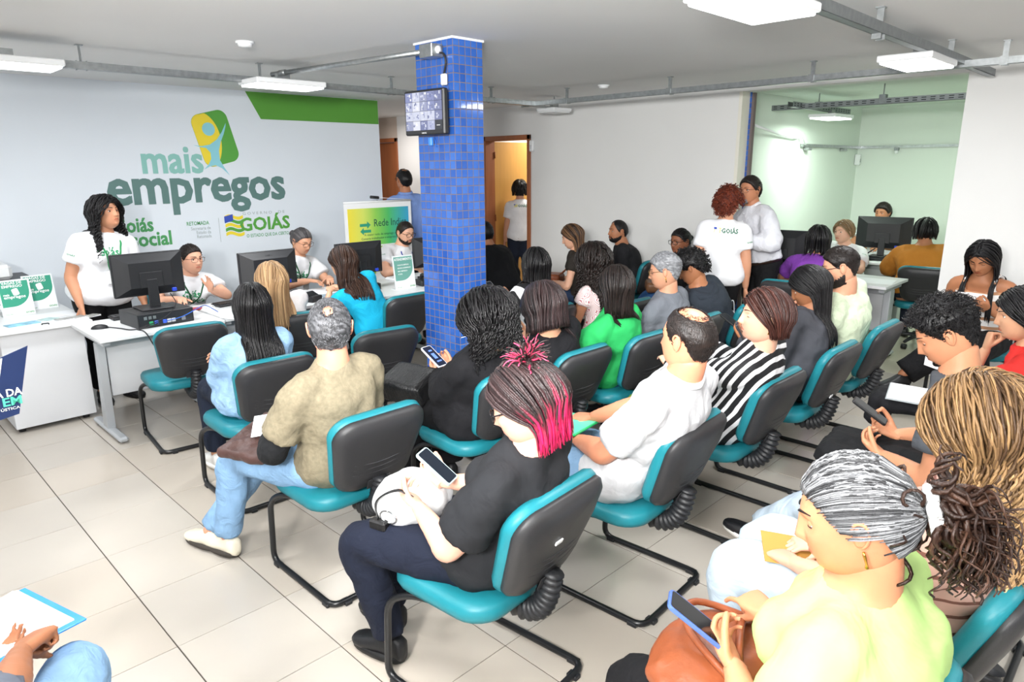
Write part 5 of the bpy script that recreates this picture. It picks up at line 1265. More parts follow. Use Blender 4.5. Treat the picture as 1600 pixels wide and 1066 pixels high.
# arm presets: wrist (local), finger direction, palm normal, hand pose, elbow hint; y outward for both sides
ARMS = {
 'lap': {'L': ((.27, .09, .66), (.8, -.55, -.15), (0, 0, -1), 'relax', (-.4, .6, -.6)), 'R': ((.24, -.07, .67), (.75, -.6, -.1), (0, 0, -1), 'relax', (-.4, .6, -.6))},
 'phone': {'L': ((.24, .09, .80), (.72, -.45, .5), (-.2, -.5, .8), 'grip', (-.4, .5, -.8)), 'R': ((.24, -.09, .80), (.72, -.45, .5), (-.2, -.5, .8), 'grip', (-.4, .5, -.8))},
 'desk': {'L': ((.42, .13, .80), (.9, -.4, -.1), (0, -.2, -1), 'relax', (-.3, .8, -.4)), 'R': ((.42, -.13, .80), (.9, -.4, -.1), (0, -.2, -1), 'relax', (-.3, .8, -.4))},
 'crossed': {'L': ((.20, -.03, .78), (.3, -.9, .1), (-.9, 0, -.3), 'relax', (-.2, .7, -.8)), 'R': ((.22, .03, .74), (.3, -.9, .1), (-.9, 0, -.3), 'relax', (-.2, .7, -.8))},
 'side': {'rel': True, 'L': ((.03, .07, -.52), (.05, .0, -1), (0, -1, 0), 'relax', (-1, .3, 0)), 'R': ((.03, -.07, -.52), (.05, .0, -1), (0, -1, 0), 'relax', (-1, .3, 0))},
}
LEGS = {
 'sit': {'L': ((.42, .11, .515), (.40, .12, .10), (1, .08, 0)), 'R': ((.42, -.11, .515), (.40, -.12, .10), (1, -.08, 0))},
 'sitfwd': {'L': ((.41, .10, .52), (.56, .12, .10), (1, .1, 0)), 'R': ((.41, -.10, .52), (.55, -.10, .10), (1, -.1, 0))},
 'siteven': {'L': ((.41, .09, .52), (.25, .10, .10), (1, .1, 0)), 'R': ((.41, -.09, .52), (.28, -.10, .10), (1, -.1, 0))},
 'stand': {'L': ((.02, .09, .50), (-.01, .10, .09), (1, .15, 0)), 'R': ((.02, -.09, .50), (-.01, -.10, .09), (1, -.15, 0))},
}
# ============================================================ the people
WT = cloth('#e4e5e8', bump=.35, bscale=7); BLK = cloth('#1b1b1e', bscale=10); BLK2 = cloth('#121214'); CHAR = cloth('#36383c')
JEAN = cloth('#7d9fc0', var=.14, bscale=14, vscale=9); JEANL = cloth('#b6c5d2', var=.06, bscale=10); JEAND = cloth('#26354f', var=.1); NAVY = cloth('#1d2433')
def CX(ly, ry): return None
AR = ARMS
def arm(L, R, dL=(.75, -.5, .1), dR=(.75, -.5, .1), nL=(0, 0, -1), nR=(0, 0, -1), pL='relax', pR='relax', hL=(-.4, .6, -.7), hR=(-.4, .6, -.7)):
    return {'L': (L, dL, nL, pL, hL), 'R': (R, dR, nR, pR, hR)}
def lanyard(p, col, t0=.62):
    m = cloth(col, bump=.1); l_, f_ = p.latf(.9); mb = MB()
    for q in (1, -1):
        pts = [p.sp(.97) + l_*.062*q - f_*.01, p.sp(.95) + l_*.07*q + f_*.06]
        for u in np.linspace(.90, t0, 7):
            o = p.sp(u) + l_*(.075*q*(u - t0)/(.9 - t0) + .003*q); h = p.tbvh.ray_cast(Vector(o + f_*.5), Vector(-f_), 1.0); pts.append(np.array(h[0]) + f_*.005 if h[0] else o + f_*.14)
        mb.add(tube(smoothpath(pts, 3), .0065, 6, flat=.35))
    b = pts[-1]; up = nrm(p.sp(.8) - p.sp(.6))
    o = mb.build('lanyard', [m], p.root)
    MB().add(box(-.003, .003, -.035, .035, -.10, 0, .002)).build('badge', [M_white], o, False, tuple(b + f_*.012 - up*.005))
TEE = [subdiv_text('Goi\u00e1s', -.105, .045, .0, .085, .03), subdiv_text('social', -.035, .105, -.058, .085, .03)]
M_tg = mat('tee_green', srgb('#2f8a5c'), .6)
def goias_small(p, t, lat, front, w, dz=0):
    sh = [fit_text('GOI\u00c1S', -w*.22, w*.5, 0, w*.27, .03, 1, 1)]; p.decal(sh, mat('tee_dark_green', srgb('#23694a'), .6), t, lat, front, up_off=dz)
    st = [poly2([(-w*.52 + a, b*w), (-w*.26 + a, b*w + .002), (-w*.26 + a, (b+.045)*w + .002), (-w*.52 + a, (b+.045)*w)]) for a, b in ((0, 0), (.002, .07), (.004, .14))]
    p.decal(st, mat('flag_stripe_yellow', srgb('#d8cf3e'), .6), t, lat, front, up_off=dz)
    p.decal([poly2([(-w*.52, w*.13), (-w*.41, w*.13), (-w*.41, w*.21), (-w*.52, w*.21)])], mat('flag_blue', (0,0,0)), t, lat, front, up_off=dz, off=.0032)
def sleeve_print(p, q, w=.06):
    S_, E_ = p.SH[q], p.E[q]; c = S_ + (E_ - S_)*.42; ax = nrm(E_ - S_); d0 = nrm(np.array((0., q, 0)) - ax*ax[1]*q); cam_l = np.array(p.Mi @ Vector((0, 0, 1.8))); v = nrm(cam_l - c); v = nrm(v - ax*np.dot(v, ax)); d0 = nrm(d0*.7 + v)
    r = nrm(np.cross(-ax, d0)); p.decal([fit_text('GOI\u00c1S', -w*.5, w*.5, 0, w*.3, .03, 1, 1)], M_tg, 0, 0, o=c + d0*.3, d=-d0, right=r, up=-ax)

# --- clerks behind the desks
p = Person('standing clerk with long curly black hair, white tee and green lanyard behind the first desk', (-6.00, 1.50), 8, (-5.90, 1.585, 1.475), 28, 8, 0, '#c48c6c', 'f', (WT, 'short', {'lo': -.25, 'flare': .05, 'so': .02}), BLK2,
    ('long', 'black', dict(len=.32, curl=.013, freq=125, vol=.026, front_az=66, spread=.3, wide=1.15, am0=.3)), {'rel': True, 'L': ((.08, .04, -.50), (.3, 0, -1), (0, -1, 0), 'relax', (-1, .3, 0)), 'R': ((.10, -.10, -.47), (.35, .1, -1), (0, 1, 0), 'relax', (-1, .35, 0))}, 'stand', 1.16, 1, zh=.88)
lanyard(p, '#2c8a50', .45); p.decal(TEE, M_tg, .70, 0); sleeve_print(p, -1)
p = Person('seated clerk with tied dark hair and brown glasses raising one hand beside the first monitor', (-6.05, 2.10), 5, (-5.86, 2.155, 1.075), 12, -2, 0, '#d9a58a', 'f', (WT, 'short', {'so': .02}), BLK2,
    ('bun', 'dark', {}), arm((.50, .02, .86), (.50, -.22, .82), (.5, -.2, .8), (.8, .3, .1), (.3, -.9, 0), (0, 0, -1), 'flat', 'relax', (-.2, .9, -.5), (-.2, .9, -.5)), 'sit', 1.15, 1, glasses='tort', earrings=True)
lanyard(p, '#2f5a40', .50); p.decal(TEE, M_tg, .66, 0)
p = Person('seated woman clerk with grey tied hair and glasses looking down, below the state logo', (-6.12, 3.12), 5, (-5.95, 3.205, 1.135), 10, -22, 0, '#cf9a7c', 'f', (WT, 'short', {'so': .02}), BLK2,
    ('bun', 'greydark', dict(br=.028)), arm((.50, .12, .82), (.52, -.10, .82), (.8, -.5, -.1), (.8, -.5, -.1)), 'sit', 1.12, 1, glasses='tort', eyes='down', earrings=True)
lanyard(p, '#2f5a40', .45); p.decal(TEE, M_tg, .64, 0)
p = Person('bearded clerk in black glasses with a blue lanyard seated in front of the banner', (-6.12, 4.32), 8, (-5.95, 4.40, 1.125), 2, -14, 0, '#dba88c', 'm', (WT, 'short', {'so': .022}), BLK2,
    ('short', 'dark', dict(th=.008, len=.014, front=.08, n=500)), 'desk', 'sit', 1.15, 1, glasses='black', beard=('dark', .006), eyes='down')
lanyard(p, '#2b3f9c', .55); sleeve_print(p, -1, .05)
# --- visitors at the desks
Person('blonde woman with long straight hair and a white blouse, seated at the second desk', (-4.62, 2.32), 172, (-4.36, 2.11, 1.065), 188, -6, 0, '#dcae92', 'f', (cloth('#ece6e3', bump=.3), 'long', {'so': .022, 'lo': -.2}), JEAND,
    ('long', 'blonde', dict(len=.34, vol=.014, front_az=75)), arm((.44, .12, .80), (.44, -.10, .80)), 'sit', 1.0, 1, glasses='gold', zh=.54)
Person('woman in a turquoise tee with long dark brown hair leaning on the third desk', (-4.60, 3.08), 187, (-4.68, 2.86, 1.085), 200, -12, 6, '#d6a283', 'f', (cloth('#1fb4dc'), 'short', {'lo': -.2}), BLK2,
    ('long', 'brown', dict(len=.30, vol=.014, front_az=84, wave=.004, freq=30)), arm((.36, .16, .83), (.42, .0, .83), (.7, -.6, .2), (.8, -.3, .1)), 'sit', 1.0, 1)
p = Person('woman in a light denim jacket with long straight black hair at the desks', (-3.66, 1.60), 176, (-3.56, 1.60, 1.075), 168, -12, 0, '#c79273', 'f', (cloth('#8fb0d0', var=.2, vscale=14, bump=.5, bscale=14), 'long', {'lo': -.30, 'flare': .06, 'so': .024, 'off': .020, 'wr': .024, 'name': 'denim_jacket', 'collar': cloth('#86a8ca', var=.2)}), NAVY,
    ('long', 'black', dict(len=.36, vol=.012, front_az=80)), 'crossed', 'sit', 1.0, 2, '#d9d9d6', shoe_kind='sneaker')
# --- second row from the desks
OL = cloth('#857c67', var=.14, vscale=60, bump=.3, bscale=12)
pg = Person('man in an olive grey tee with short greying hair and a small bald spot', (-2.56, 1.46), 183, (-2.46, 1.42, 1.16), 150, 2, 0, '#dd9c80', 'm', (OL, 'short', {'lo': -.22, 'so': .020, 'wr': .02, 'sl': .72}), JEAN,
    ('short', 'saltpepper', dict(th=.011, len=.02, bald=((-.62, .05, .80), .20), n=1300, r=.0026, side=.05)), arm((.25, .17, .64), (.22, -.02, .70), (.85, -.3, -.2), (.7, .3, -.3), (0, .2, -1), (0, 0, -1), 'relax', 'relax'),
    {'L': ((.42, .26, .50), (.50, .30, .10), (1, .15, 0)), 'R': ((.43, .07, .52), (.62, .33, .10), (1, .2, 0))}, 1.0, 2, '#e4dcc8', shoe_kind='tan')
for q in (1, -1):   # dark under-sleeves with green cuffs
    E_, W_, S_ = pg.E[q], pg.W[q], pg.SH[q]; e0 = lerp(S_, E_, .66)
    V, F = remesh(tube(smoothpath([e0, E_, lerp(E_, W_, .5), lerp(E_, W_, .86)], 5), np.interp(np.linspace(0, 3, 16), range(4), [.058, .060, .054, .040]), 14), .011, 3, .012, .05)
    o = link('under_sleeve', mkmesh('under_sleeve', V, F, [cloth('#1d1e20')]), pg.root)
    MB().add(tube([lerp(E_, W_, .84), lerp(E_, W_, .92)], .036, 14)).build('cuff', [cloth('#1f8a52')], o)
Person('woman in a long black coat with long curly black hair looking at a phone', (-2.54, 2.28), 178, (-2.37, 2.225, 1.085), 190, -26, 0, '#c48e70', 'f', (cloth('#18181b', bscale=7), 'long', {'lo': -.34, 'flare': .05, 'so': .03, 'off': .022, 'wr': .026, 'name': 'coat'}), cloth('#141416'),
    ('long', 'black', dict(len=.18, curl=.013, freq=135, vol=.040, front_az=66, wide=1.15, spread=.2, am0=.35)), arm((.26, .03, .70), (.26, -.04, .72), (.75, -.1, .5), (.7, .0, .5), (-.2, -.4, .8), (-.2, -.4, .8), 'grip', 'grip'), 'sit', 1.08, 2, pants_loose=.03)
Person('woman in a black blouse with a shiny dark brown shoulder-length bob', (-2.54, 2.84), 180, (-2.40, 2.66, 1.075), 172, -22, 0, '#cf9a7c', 'f', (cloth('#17171a'), 'short', {'so': .03}), BLK2,
    ('bob', 'darkbob', dict(len=.13, vol=.022, front_az=70, spread=.45)), 'phone', 'sit', 1.12, 2)
Person('woman in a bright green blouse with straight dark shoulder-length hair', (-2.52, 3.38), 182, (-2.41, 3.315, 1.10), 165, -6, 0, '#cf9a7c', 'f', (cloth('#2aa558', bscale=6, bump=.4), 'short', {'lo': -.22, 'so': .036, 'wr': .026}), cloth('#2b4a75', var=.1),
    ('long', 'dark', dict(len=.17, vol=.012, front_az=82, spread=.02)), 'lap', 'sit', 1.0, 2)
Person('woman with short grey hair, glasses and a grey sweater', (-2.52, 4.00), 182, (-2.46, 3.92, 1.12), 208, -12, 0, '#c99376', 'f', (cloth('#6b6f76'), 'long', {'so': .018}), cloth('#3f4146'),
    ('short', 'grey', dict(th=.016, len=.026, n=1000, fade=1, r=.0028)), 'lap', 'sit', 1.0, 1, glasses='gold', earrings=True, eyes='down')
ph = Person('person in a navy hoodie with short dark curls bent forward', (-2.50, 4.66), 182, (-2.60, 4.49, 1.07), 200, -36, 0, '#a8704e', 'f', (cloth('#2a3038', bump=.4), 'long', {'so': .034, 'off': .024, 'wr': .026, 'name': 'hoodie'}), BLK2,
    ('afro', 'black', dict(th=.042)), 'lap', 'sit', 1.15, 1, glasses='gold')
l_, f_ = ph.latf(1.0); V, F = remesh(tube(smoothpath([ph.sp(.97) + l_*.11*math.cos(a) - f_*(.03 + .095*max(0, math.sin(a))) - np.array((0, 0, .01 + .06*max(0, math.sin(a)))) for a in np.linspace(-.5, math.pi+.5, 9)], 3), .042, 12, round_ends=True), .012, 3, .02, .06)
link('hood', mkmesh('hood', V, F, [cloth('#2a3038', bump=.4)]), ph.root)
Person('woman with long straight black hair and a printed top right of the column', (-3.46, 3.62), 180, (-3.41, 3.69, 1.095), 155, -10, 0, '#c48e70', 'f', (mat('print_top', srgb('#18181b'), .8, stripes=(1, 4.0, srgb('#e6e6e6'), .82, .12, .05), bump=.2, bscale=10), 'short', {'so': .02}), BLK2,
    ('long', 'black', dict(len=.42, vol=.016, front_az=66, wide=1.2)), 'phone', 'sit', 1.12, 1)
Person('woman with very long dark curls, pink scrunchie and a floral top', (-3.10, 4.10), 180, (-3.16, 4.05, 1.105), 165, -8, 0, '#b27a5a', 'f', (mat('floral', srgb('#efe9e6'), .8, stripes=(2, 22, srgb('#b23a4c'), .72, 2.2, 0)), 'short', {'sl': .3, 'so': .016}), BLK2,
    ('long', 'dark', dict(len=.40, curl=.014, freq=140, vol=.036, front_az=62, wide=1.25, am0=.3)), 'lap', 'sit', 1.0, 1)
# --- along the back wall
Person('woman with long brown ombre hair in profile seated along the back wall', (-4.38, 5.42), 205, (-4.46, 5.36, 1.11), 218, -22, 0, '#dba88c', 'f', (cloth('#2e2a26'), 'short', {'sl': .45}), JEAND,
    ('long', 'longbrown', dict(len=.34, vol=.013, front_az=84, tips=('#8a6544', .55, .9), wide=.8)), 'lap', 'sit', .95, 1, eyes='down')
Person('bearded man in a black tee with receding dark hair, seated by the back wall', (-4.28, 6.12), 215, (-4.41, 6.06, 1.115), 240, 0, 0, '#ad7555', 'm', (cloth('#242427'), 'short', {'so': .02}), JEAND,
    ('short', 'black', dict(th=.007, len=.012, front=.28, n=700)), 'crossed', 'sit', 1.22, 1, beard=('black', .006))
Person('woman with big black glasses and a black jacket, arms folded over a brown bag', (-3.42, 5.92), 218, (-3.51, 5.83, 1.09), 256, -6, 0, '#8d5a40', 'f', (cloth('#1b1b1d'), 'long', {'so': .03, 'off': .02}), cloth('#32578a', var=.1),
    ('bun', 'black', dict(br=.025)), 'crossed', 'sit', 1.15, 1, glasses='black')
Person('person in black mostly hidden behind the blue column', (-5.05, 4.95), 185, (-5.32, 4.95, 1.12), 180, 0, 0, '#b27a5a', 'm', (cloth('#0f1013'), 'long', {'so': .03, 'off': .02}), BLK2, ('short', 'black', {}), 'lap', 'sit', 1.2, 0, face=False)
# --- standing people
p = Person('standing clerk with curly red-brown hair, white tee with state logo on her back', (-2.98, 5.60), 128, (-2.94, 5.63, 1.475), 95, 0, 0, '#c48e70', 'f', (WT, 'short', {'lo': -.22, 'flare': .05}), BLK2,
    ('afro', 'red', dict(th=.052, n=620, cr=.011, droop=.8)), {'rel': True, 'L': ((.10, .05, -.46), (.6, -.3, -.4), (0, -1, 0), 'relax', (-1, .3, 0)), 'R': ((.02, -.06, -.52), (.05, 0, -1), (0, 1, 0), 'relax', (-1, .3, 0))}, 'stand', 1.12, 1, zh=.86)
goias_small(p, .80, 0.0, False, .20); sleeve_print(p, -1)
p = Person('standing man with glasses and grey goatee in a pale grey shirt holding a dark book', (-2.82, 6.10), 243, (-2.95, 6.04, 1.575), 258, -4, 0, '#b47a5a', 'm', (cloth('#cfd0d6', bump=.45), 'long', {'lo': -.02, 'so': .028, 'off': .02, 'wr': .03, 'collar': cloth('#e2e3e8')}), BLK2,
    ('short', 'dark', dict(th=.016, len=.026, front=.05, n=600)), arm((.27, .06, 1.14), (.29, -.03, 1.24), (.2, -.9, .15), (.2, .8, .35), (-.9, 0, 0), (-.9, 0, .2), 'grip', 'grip', (-.4, .7, -.5), (-.4, .7, -.6)), 'stand', 1.05, 1, glasses='tort', beard=('grey', .007, 'goatee'), zh=.93)
MB().add(box(-.006, .006, -.004, .004, 0, .06, .002)).build('pen', [mat('pen_blue', srgb('#2b3fd0'), .3)], p.root, False, tuple(p.sp(.62) + p.latf(.6)[1]*.165 + p.latf(.6)[0]*.08))
mb = MB()
for u in np.linspace(.15, .92, 7):
    o = p.sp(u); f = p.latf(u)[1]; h = p.tbvh.ray_cast(Vector(o + f*.5), Vector(-f), 1.0)
    if h[0]: mb.add(sphere(np.array(h[0]) + f*.002, (.004, .006, .006), 8, 6))
mb.build('buttons', [M_white], p.root)['kind'] = 'stuff'
MB().add(loft([ering(p.sp(.02) + (0, 0, z), p.lat if hasattr(p, 'lat') else p.latf(0)[0], p.latf(0)[1], .198, .150, 24, 2.3) for z in (-.018, .018)])).build('belt', [mat('belt_brown', srgb('#2a1c15'), .4)], p.root)
Person('man in a light blue shirt seen from behind, walking past the brown door', (-6.72, 4.98), 168, (-6.62, 4.915, 1.655), 172, 0, 0, '#b47a5a', 'm', (cloth('#7f9bd6', bump=.3), 'long', {'lo': -.04, 'so': .024, 'collar': cloth('#86a2dc')}), NAVY,
    ('short', 'black', dict(th=.012, len=.018, bald=((-.2, 0, .98), .34), n=400)), 'side', 'stand', 1.05, 0, glasses='black', zh=.93)
p = Person('woman in a white tee with dark pinned hair standing inside the orange doorway', (-6.84, 7.06), 140, (-6.85, 7.07, 1.485), 140, 0, 0, '#c99376', 'f', (WT, 'short', {'lo': -.22}), NAVY,
    ('bob', 'black', dict(len=.07, curl=.01, freq=60, vol=.02)), 'side', 'stand', 1.0, 0, zh=.86)
goias_small(p, .82, 0.0, False, .18)
# --- alcove
Person('woman in a purple top with black hair seated in the alcove opening', (-2.40, 6.20), 98, (-2.44, 6.40, 1.135), 112, -8, 0, '#b27a5a', 'f', (cloth('#7b3fa0'), 'short', {'so': .02}), BLK2,
    ('long', 'black', dict(len=.14, vol=.02, front_az=70)), 'desk', 'sit', 1.2, 0, face=False)
p = Person('fair-haired woman clerk in a white tee seated behind the alcove desk', (-2.72, 7.92), 262, (-2.70, 7.76, 1.095), 250, -4, 0, '#dfb096', 'f', (WT, 'short', {'so': .022}), BLK2,
    ('bob', 'fair', dict(len=.05, vol=.012, front_az=80)), 'desk', 'sit', 1.2, 1)
sleeve_print(p, 1, .05)
p = Person('man clerk in a white tee hidden behind the wide alcove monitor', (-2.88, 9.70), 268, (-2.90, 9.62, 1.19), 262, -6, 0, '#b47a5a', 'm', (WT, 'short', {'so': .024}), BLK2,
    ('short', 'dark', dict(th=.024, len=.03, n=500)), 'desk', 'sit', 1.2, 0)
sleeve_print(p, 1, .05)
Person('woman in a mustard sweater with black hair seen from behind at the alcove desk', (-1.88, 7.68), 100, (-1.95, 7.84, 1.14), 118, -8, 0, '#b27a5a', 'f', (cloth('#b9792f', bump=.3), 'long', {'so': .034, 'off': .02}), NAVY,
    ('long', 'black', dict(len=.06, vol=.02, front_az=70)), 'desk', 'sit', 1.42, 0, face=False)
# --- right hand row, facing the camera or the desks
TANK = mat('striped_tank', srgb('#eeecea'), .8, stripes=(2, 15.0, srgb('#b98a68'), .66, .0, .15), bump=.2, bscale=10)
Person('woman in a white tank top with tan stripes looking down at her phone', (-1.03, 5.98), 264, (-1.05, 5.76, 1.15), 262, -32, 0, '#ab7352', 'f', (TANK, 'strap', {'lo': .0, 'hi': .88, 'off': .006}), BLK2,
    ('long', 'black', dict(len=.42, vol=.014, front_az=62, frontfall=True, wide=.9)), 'phone', {'L': ((.42, .11, .515), (.40, .12, .10), (1, .08, 0)), 'R': ((.42, .0, .60), (.64, -.26, .32), (.8, -.5, -.1))}, 1.12, 1, eyes='down', pants_loose=.03)
# --- first row
Person('woman in a dark grey blazer with long straight black hair looking down', (-1.58, 3.86), 180, (-1.53, 3.97, 1.115), 200, -28, 0, '#a8704e', 'f', (cloth('#4b4c52', bscale=6), 'long', {'so': .026, 'off': .02, 'name': 'blazer'}), BLK2,
    ('long', 'black', dict(len=.34, vol=.012, front_az=84, wide=.9)), 'phone', 'sit', 1.05, 2)
Person('man in a pale green tee with black glasses and a full dark beard', (-1.57, 4.54), 182, (-1.51, 4.36, 1.19), 205, -16, 0, '#d49c7e', 'm', (cloth('#ccd9bd'), 'short', {'so': .02, 'wr': .022}), cloth('#b9bcb6'),
    ('short', 'dark', dict(th=.015, len=.026, n=1200, r=.003, fade=1)), 'phone', 'sit', 1.25, 2, glasses='black', beard=('dark', .012), eyes='down')
STR = mat('striped_shirt', srgb('#17171a'), .8, stripes=(0, 26.0, srgb('#e8e8ea'), .58, .02, .0), srot=35, bump=.25, bscale=9)
Person('woman in a black and white striped shirt with an auburn bob, face in profile', (-1.58, 3.10), 180, (-1.33, 2.965, 1.13), 218, 2, 0, '#dcaa90', 'f', (STR, 'long', {'so': .024, 'lo': -.3, 'flare': .05}), cloth('#5f8a3a'),
    ('bob', 'auburn', dict(len=.075, vol=.018, front_az=88, spread=.1)), arm((.28, .06, .78), (.22, -.04, .90), (.6, -.5, .3), (.2, .2, 1), (0, 0, -1), (.8, .5, 0), 'relax', 'relax'), 'sit', 1.0, 2, earrings=True, eyes='down', pants_loose=.035)
p = Person('balding man in a pale grey short-sleeved shirt holding a green folder', (-1.58, 2.25), 180, (-1.27, 2.20, 1.175), 178, -2, 0, '#d48f6f', 'm', (cloth('#c6c7ca', bump=.4), 'short', {'lo': -.22, 'so': .018, 'wr': .024, 'sl': .74, 'collar': cloth('#cfd0d2')}), JEAN,
    ('short', 'dark', dict(th=.008, len=.014, bald=((-.25, .05, .97), .52), front=.35, n=1700, r=.0018, rough=.6)), arm((.16, .10, .66), (.24, -.07, .69), (.85, -.35, -.1), (.85, -.2, -.1), (0, .0, -1), (0, 0, -1), 'relax', 'relax'), 'sit', 1.12, 2)
p = Person('woman in a black tee with black hair dyed magenta at the tips, texting', (-1.56, 1.46), 188, (-1.34, 1.41, 1.11), 214, -22, 0, '#e0ab94', 'f', (cloth('#232427', bscale=6), 'short', {'lo': -.26, 'so': .030, 'wr': .022, 'sl': .70, 'flare': .04}), cloth('#1a1f2e'),
    ('tail', 'darkbob', dict(tie=(-.42, 0, .90), len=.10, curl=.004, tips=('#b83a58', .05, .38), tspread=.55, nt=420, ntl=150, tiecol='#2b1418', tier=.012)),
    arm((.19, .16, .69), (.22, .01, .71), (.9, -.35, .12), (.8, .25, .25), (0, -.4, .9), (-.2, -.2, .9), 'grip', 'grip', (-.5, .45, -.7), (-.4, .6, -.7)), {'L': ((.40, .24, .52), (.36, .16, .10), (1, .1, 0)), 'R': ((.42, .02, .52), (.50, .02, .10), (1, .0, 0))}, 1.06, 2, glasses='black', eyes='down')
p.hair('bob', 'darkbob', len=.12, vol=.022, front_az=96, curl=.006, freq=38, tips=('#b81a4c', .62, .92), spread=.35, n=420, rough=.4)
Person('person at the bottom left corner in blue jeans writing on a clipboard', (-1.42, .0), 145, (-1.32, -.12, 1.15), 145, -25, 0, '#9a6547', 'f', (cloth('#5a5f6a'), 'short', {}), JEAN,
    ('bob', 'dark', {}), arm((.36, .16, .70), (.38, .05, .74), (.7, -.6, .0), (.85, .1, -.1), (0, 0, 1), (0, .3, -1), 'relax', 'fist'), {'L': ((.44, .20, .54), (.40, .20, .10), (1, .08, 0)), 'R': ((.466, .0, .60), (.42, -.0, .12), (1, -.05, 0))}, 1.0, 1)
Person('person at the left edge holding up a navy folder, only a beige shoe in view', (-2.45, -.22), 180, (-2.45, -.22, 1.15), 180, -20, 0, '#c99376', 'f', (cloth('#5a4a44'), 'short', {}), BLK2,
    ('long', 'dark', {}), arm((.36, -.12, .84), (.36, -.30, .84)), {'L': ((.44, .06, .50), (.50, .02, .10), (1, .0, 0)), 'R': ((.46, -.26, .50), (.90, -.40, .085), (1, -.05, 0))}, 1.0, 0, '#c2a08a')
# --- nearest right hand people
p = Person('young man with curly black hair in a dark grey tee using a phone', (-.42, 2.90), 180, (-.60, 2.90, 1.185), 196, -34, 0, '#c68a68', 'm', (cloth('#4d5055', bump=.35), 'short', {'lo': -.2, 'so': .024, 'wr': .02}), JEANL,
    ('short', 'black', dict(th=.030, fade=1, len=.05, curl=.007, n=1500, r=.0035, noise=.003)), arm((.32, .08, .68), (.34, -.14, .70), (.75, -.45, .25), (.7, -.1, .3), (0, -.4, .9), (-.1, -.3, .9), 'grip', 'grip', (-.4, .5, -.7), (-.4, .6, -.6)),
    {'L': ((.44, .08, .46), (.80, .0, .13), (1, .05, .25)), 'R': ((.50, -.16, .54), (.52, -.16, .10), (1, -.08, 0))}, 1.05, 2, '#17171a', beard=('black', .0022, 'goatee'), shoe_kind='sneaker', eyes='down', pants_loose=.03)
Person('woman in a red top and blue jeans at the right edge, one hand raised', (-.34, 3.90), 165, (-.50, 3.80, 1.13), 200, -12, 0, '#d3a07f', 'f', (cloth('#c9302c'), 'short', {}), JEAN,
    ('long', 'black', dict(len=.38, vol=.014, front_az=80)), arm((.26, .14, .94), (.38, -.02, .78), (.0, -.3, 1), (.9, .3, .0), (-.6, -.5, 0), (0, 0, -1), 'fist', 'grip', (.2, .5, -.8), (-.4, .5, -.7)), {'L': ((.46, -.02, .53), (.46, .02, .10), (1, 0, 0)), 'R': ((.46, -.26, .53), (.44, -.24, .10), (1, -.08, 0))}, 1.0, 2)
Person('woman with long blond-brown curls in a pink top with brown stripes', (-.42, 1.96), 182, (-.30, 1.96, 1.15), 178, -12, 0, '#dcaa90', 'f', (mat('pink_stripes', srgb('#d9ac9e'), .85, stripes=(2, 20, srgb('#84554a'), .80, .05, .3), bump=.25, bscale=8), 'short', {'so': .028, 'lo': -.2, 'wr': .02}), JEANL,
    ('long', 'curlblond', dict(len=.36, curl=.011, freq=95, vol=.036, front_az=62, n=1000, r=.0036, wide=1.45, spread=.45, tips=('#d0a878', .42, .85), am0=.25)), 'lap', {'L': ((.44, .02, .53), (.40, -.0, .10), (1, .05, 0)), 'R': ((.44, -.20, .53), (.40, -.20, .10), (1, -.1, 0))}, 1.05, 2, pants_loose=.045)
p = Person('nearest woman, in a lime top, grey hair tied in a dark curly ponytail', (-.40, 1.36), 176, (-.37, 1.30, 1.150), 200, -18, 0, '#d08c68', 'f', (cloth('#abc97e', bump=.35, bscale=6), 'short', {'so': .03, 'wr': .022, 'lo': -.2, 'sl': .75}), BLK2,
    ('curlytail', 'tailgrey', dict(tie=(-.98, 0, -.02), len=.19, curl=.012, freq=95, tailkey='brown', ntl=420, nt=1100, tspread=.42, tier=.036, tieth=.013, tiecol='#f4f4f4', gpow=1.7, thin=.6)), arm((.15, .13, .74), (.17, -.05, .775), (.75, -.45, .35), (.85, .35, -.05), (-.2, -.5, .8), (0, .2, -1), 'grip', 'point', (-.4, .5, -.7), (-.3, .8, -.5)), 'sit', 1.22, 2, earrings=True, eyes='down')
# ============================================================ things people hold, wear on the lap or left around
def phone(loc, rx, rz, label, case='#1a1a1c', tilt=0, lit='#2b3140', w=.075, h=.155, words=False):
    """back of the phone at -Z, screen +Z; rx tips the top up"""
    t = thing('smartphone', label, 'phone', loc); t.rotation_euler = (math.radians(tilt), math.radians(-rx), math.radians(rz))
    rr = roundrect(h, w, .011, 4); MB().add(slab(rr, 0, .0095, .002)).build('phone_case', [mat('case_' + case, srgb(case), .35)], t, False)
    rr = roundrect(h-.010, w-.010, .008, 4); MB().add(slab(rr, .0092, .0102, 0)).build('screen', [mat('lit_screen_' + lit, srgb('#0c0d10'), .1, emit=srgb(lit), estr=.35)], t, False)
    MB().add(slab(roundrect(.028, .026, .006, 3) + (h/2-.024, w/2-.022), -.003, 0.0, .0008)).build('camera_bump', [M_black], t, False)
    if words:
        mb = MB()
        for a, b, c, d in ((-.02, .02, -.012, .012), (-.045, -.035, -.02, .015), (.035, .045, -.015, .01)): mb.add(box(a, b, c, d, .0102, .0106))
        mb.build('screen_icons', [mat('icon_blue', srgb('#5a78d0'), .3, emit=srgb('#6f8ce0'), estr=.6)], t, False)['kind'] = 'stuff'
    return t
def blob(name, label, cat, loc, rz, parts_, m, vox=.010, disp=.016, ds=.07, extra=None):
    t = thing(name, label, cat, loc, rz); mb = MB()
    for p_ in parts_: mb.add(p_)
    V, F = remesh(mb.arr(), vox, 3, disp, ds); link({'bag': 'bag_body', 'jacket': 'knee_stand_in'}.get(cat, 'body'), mkmesh('b', V, F, [m]), t)
    return t
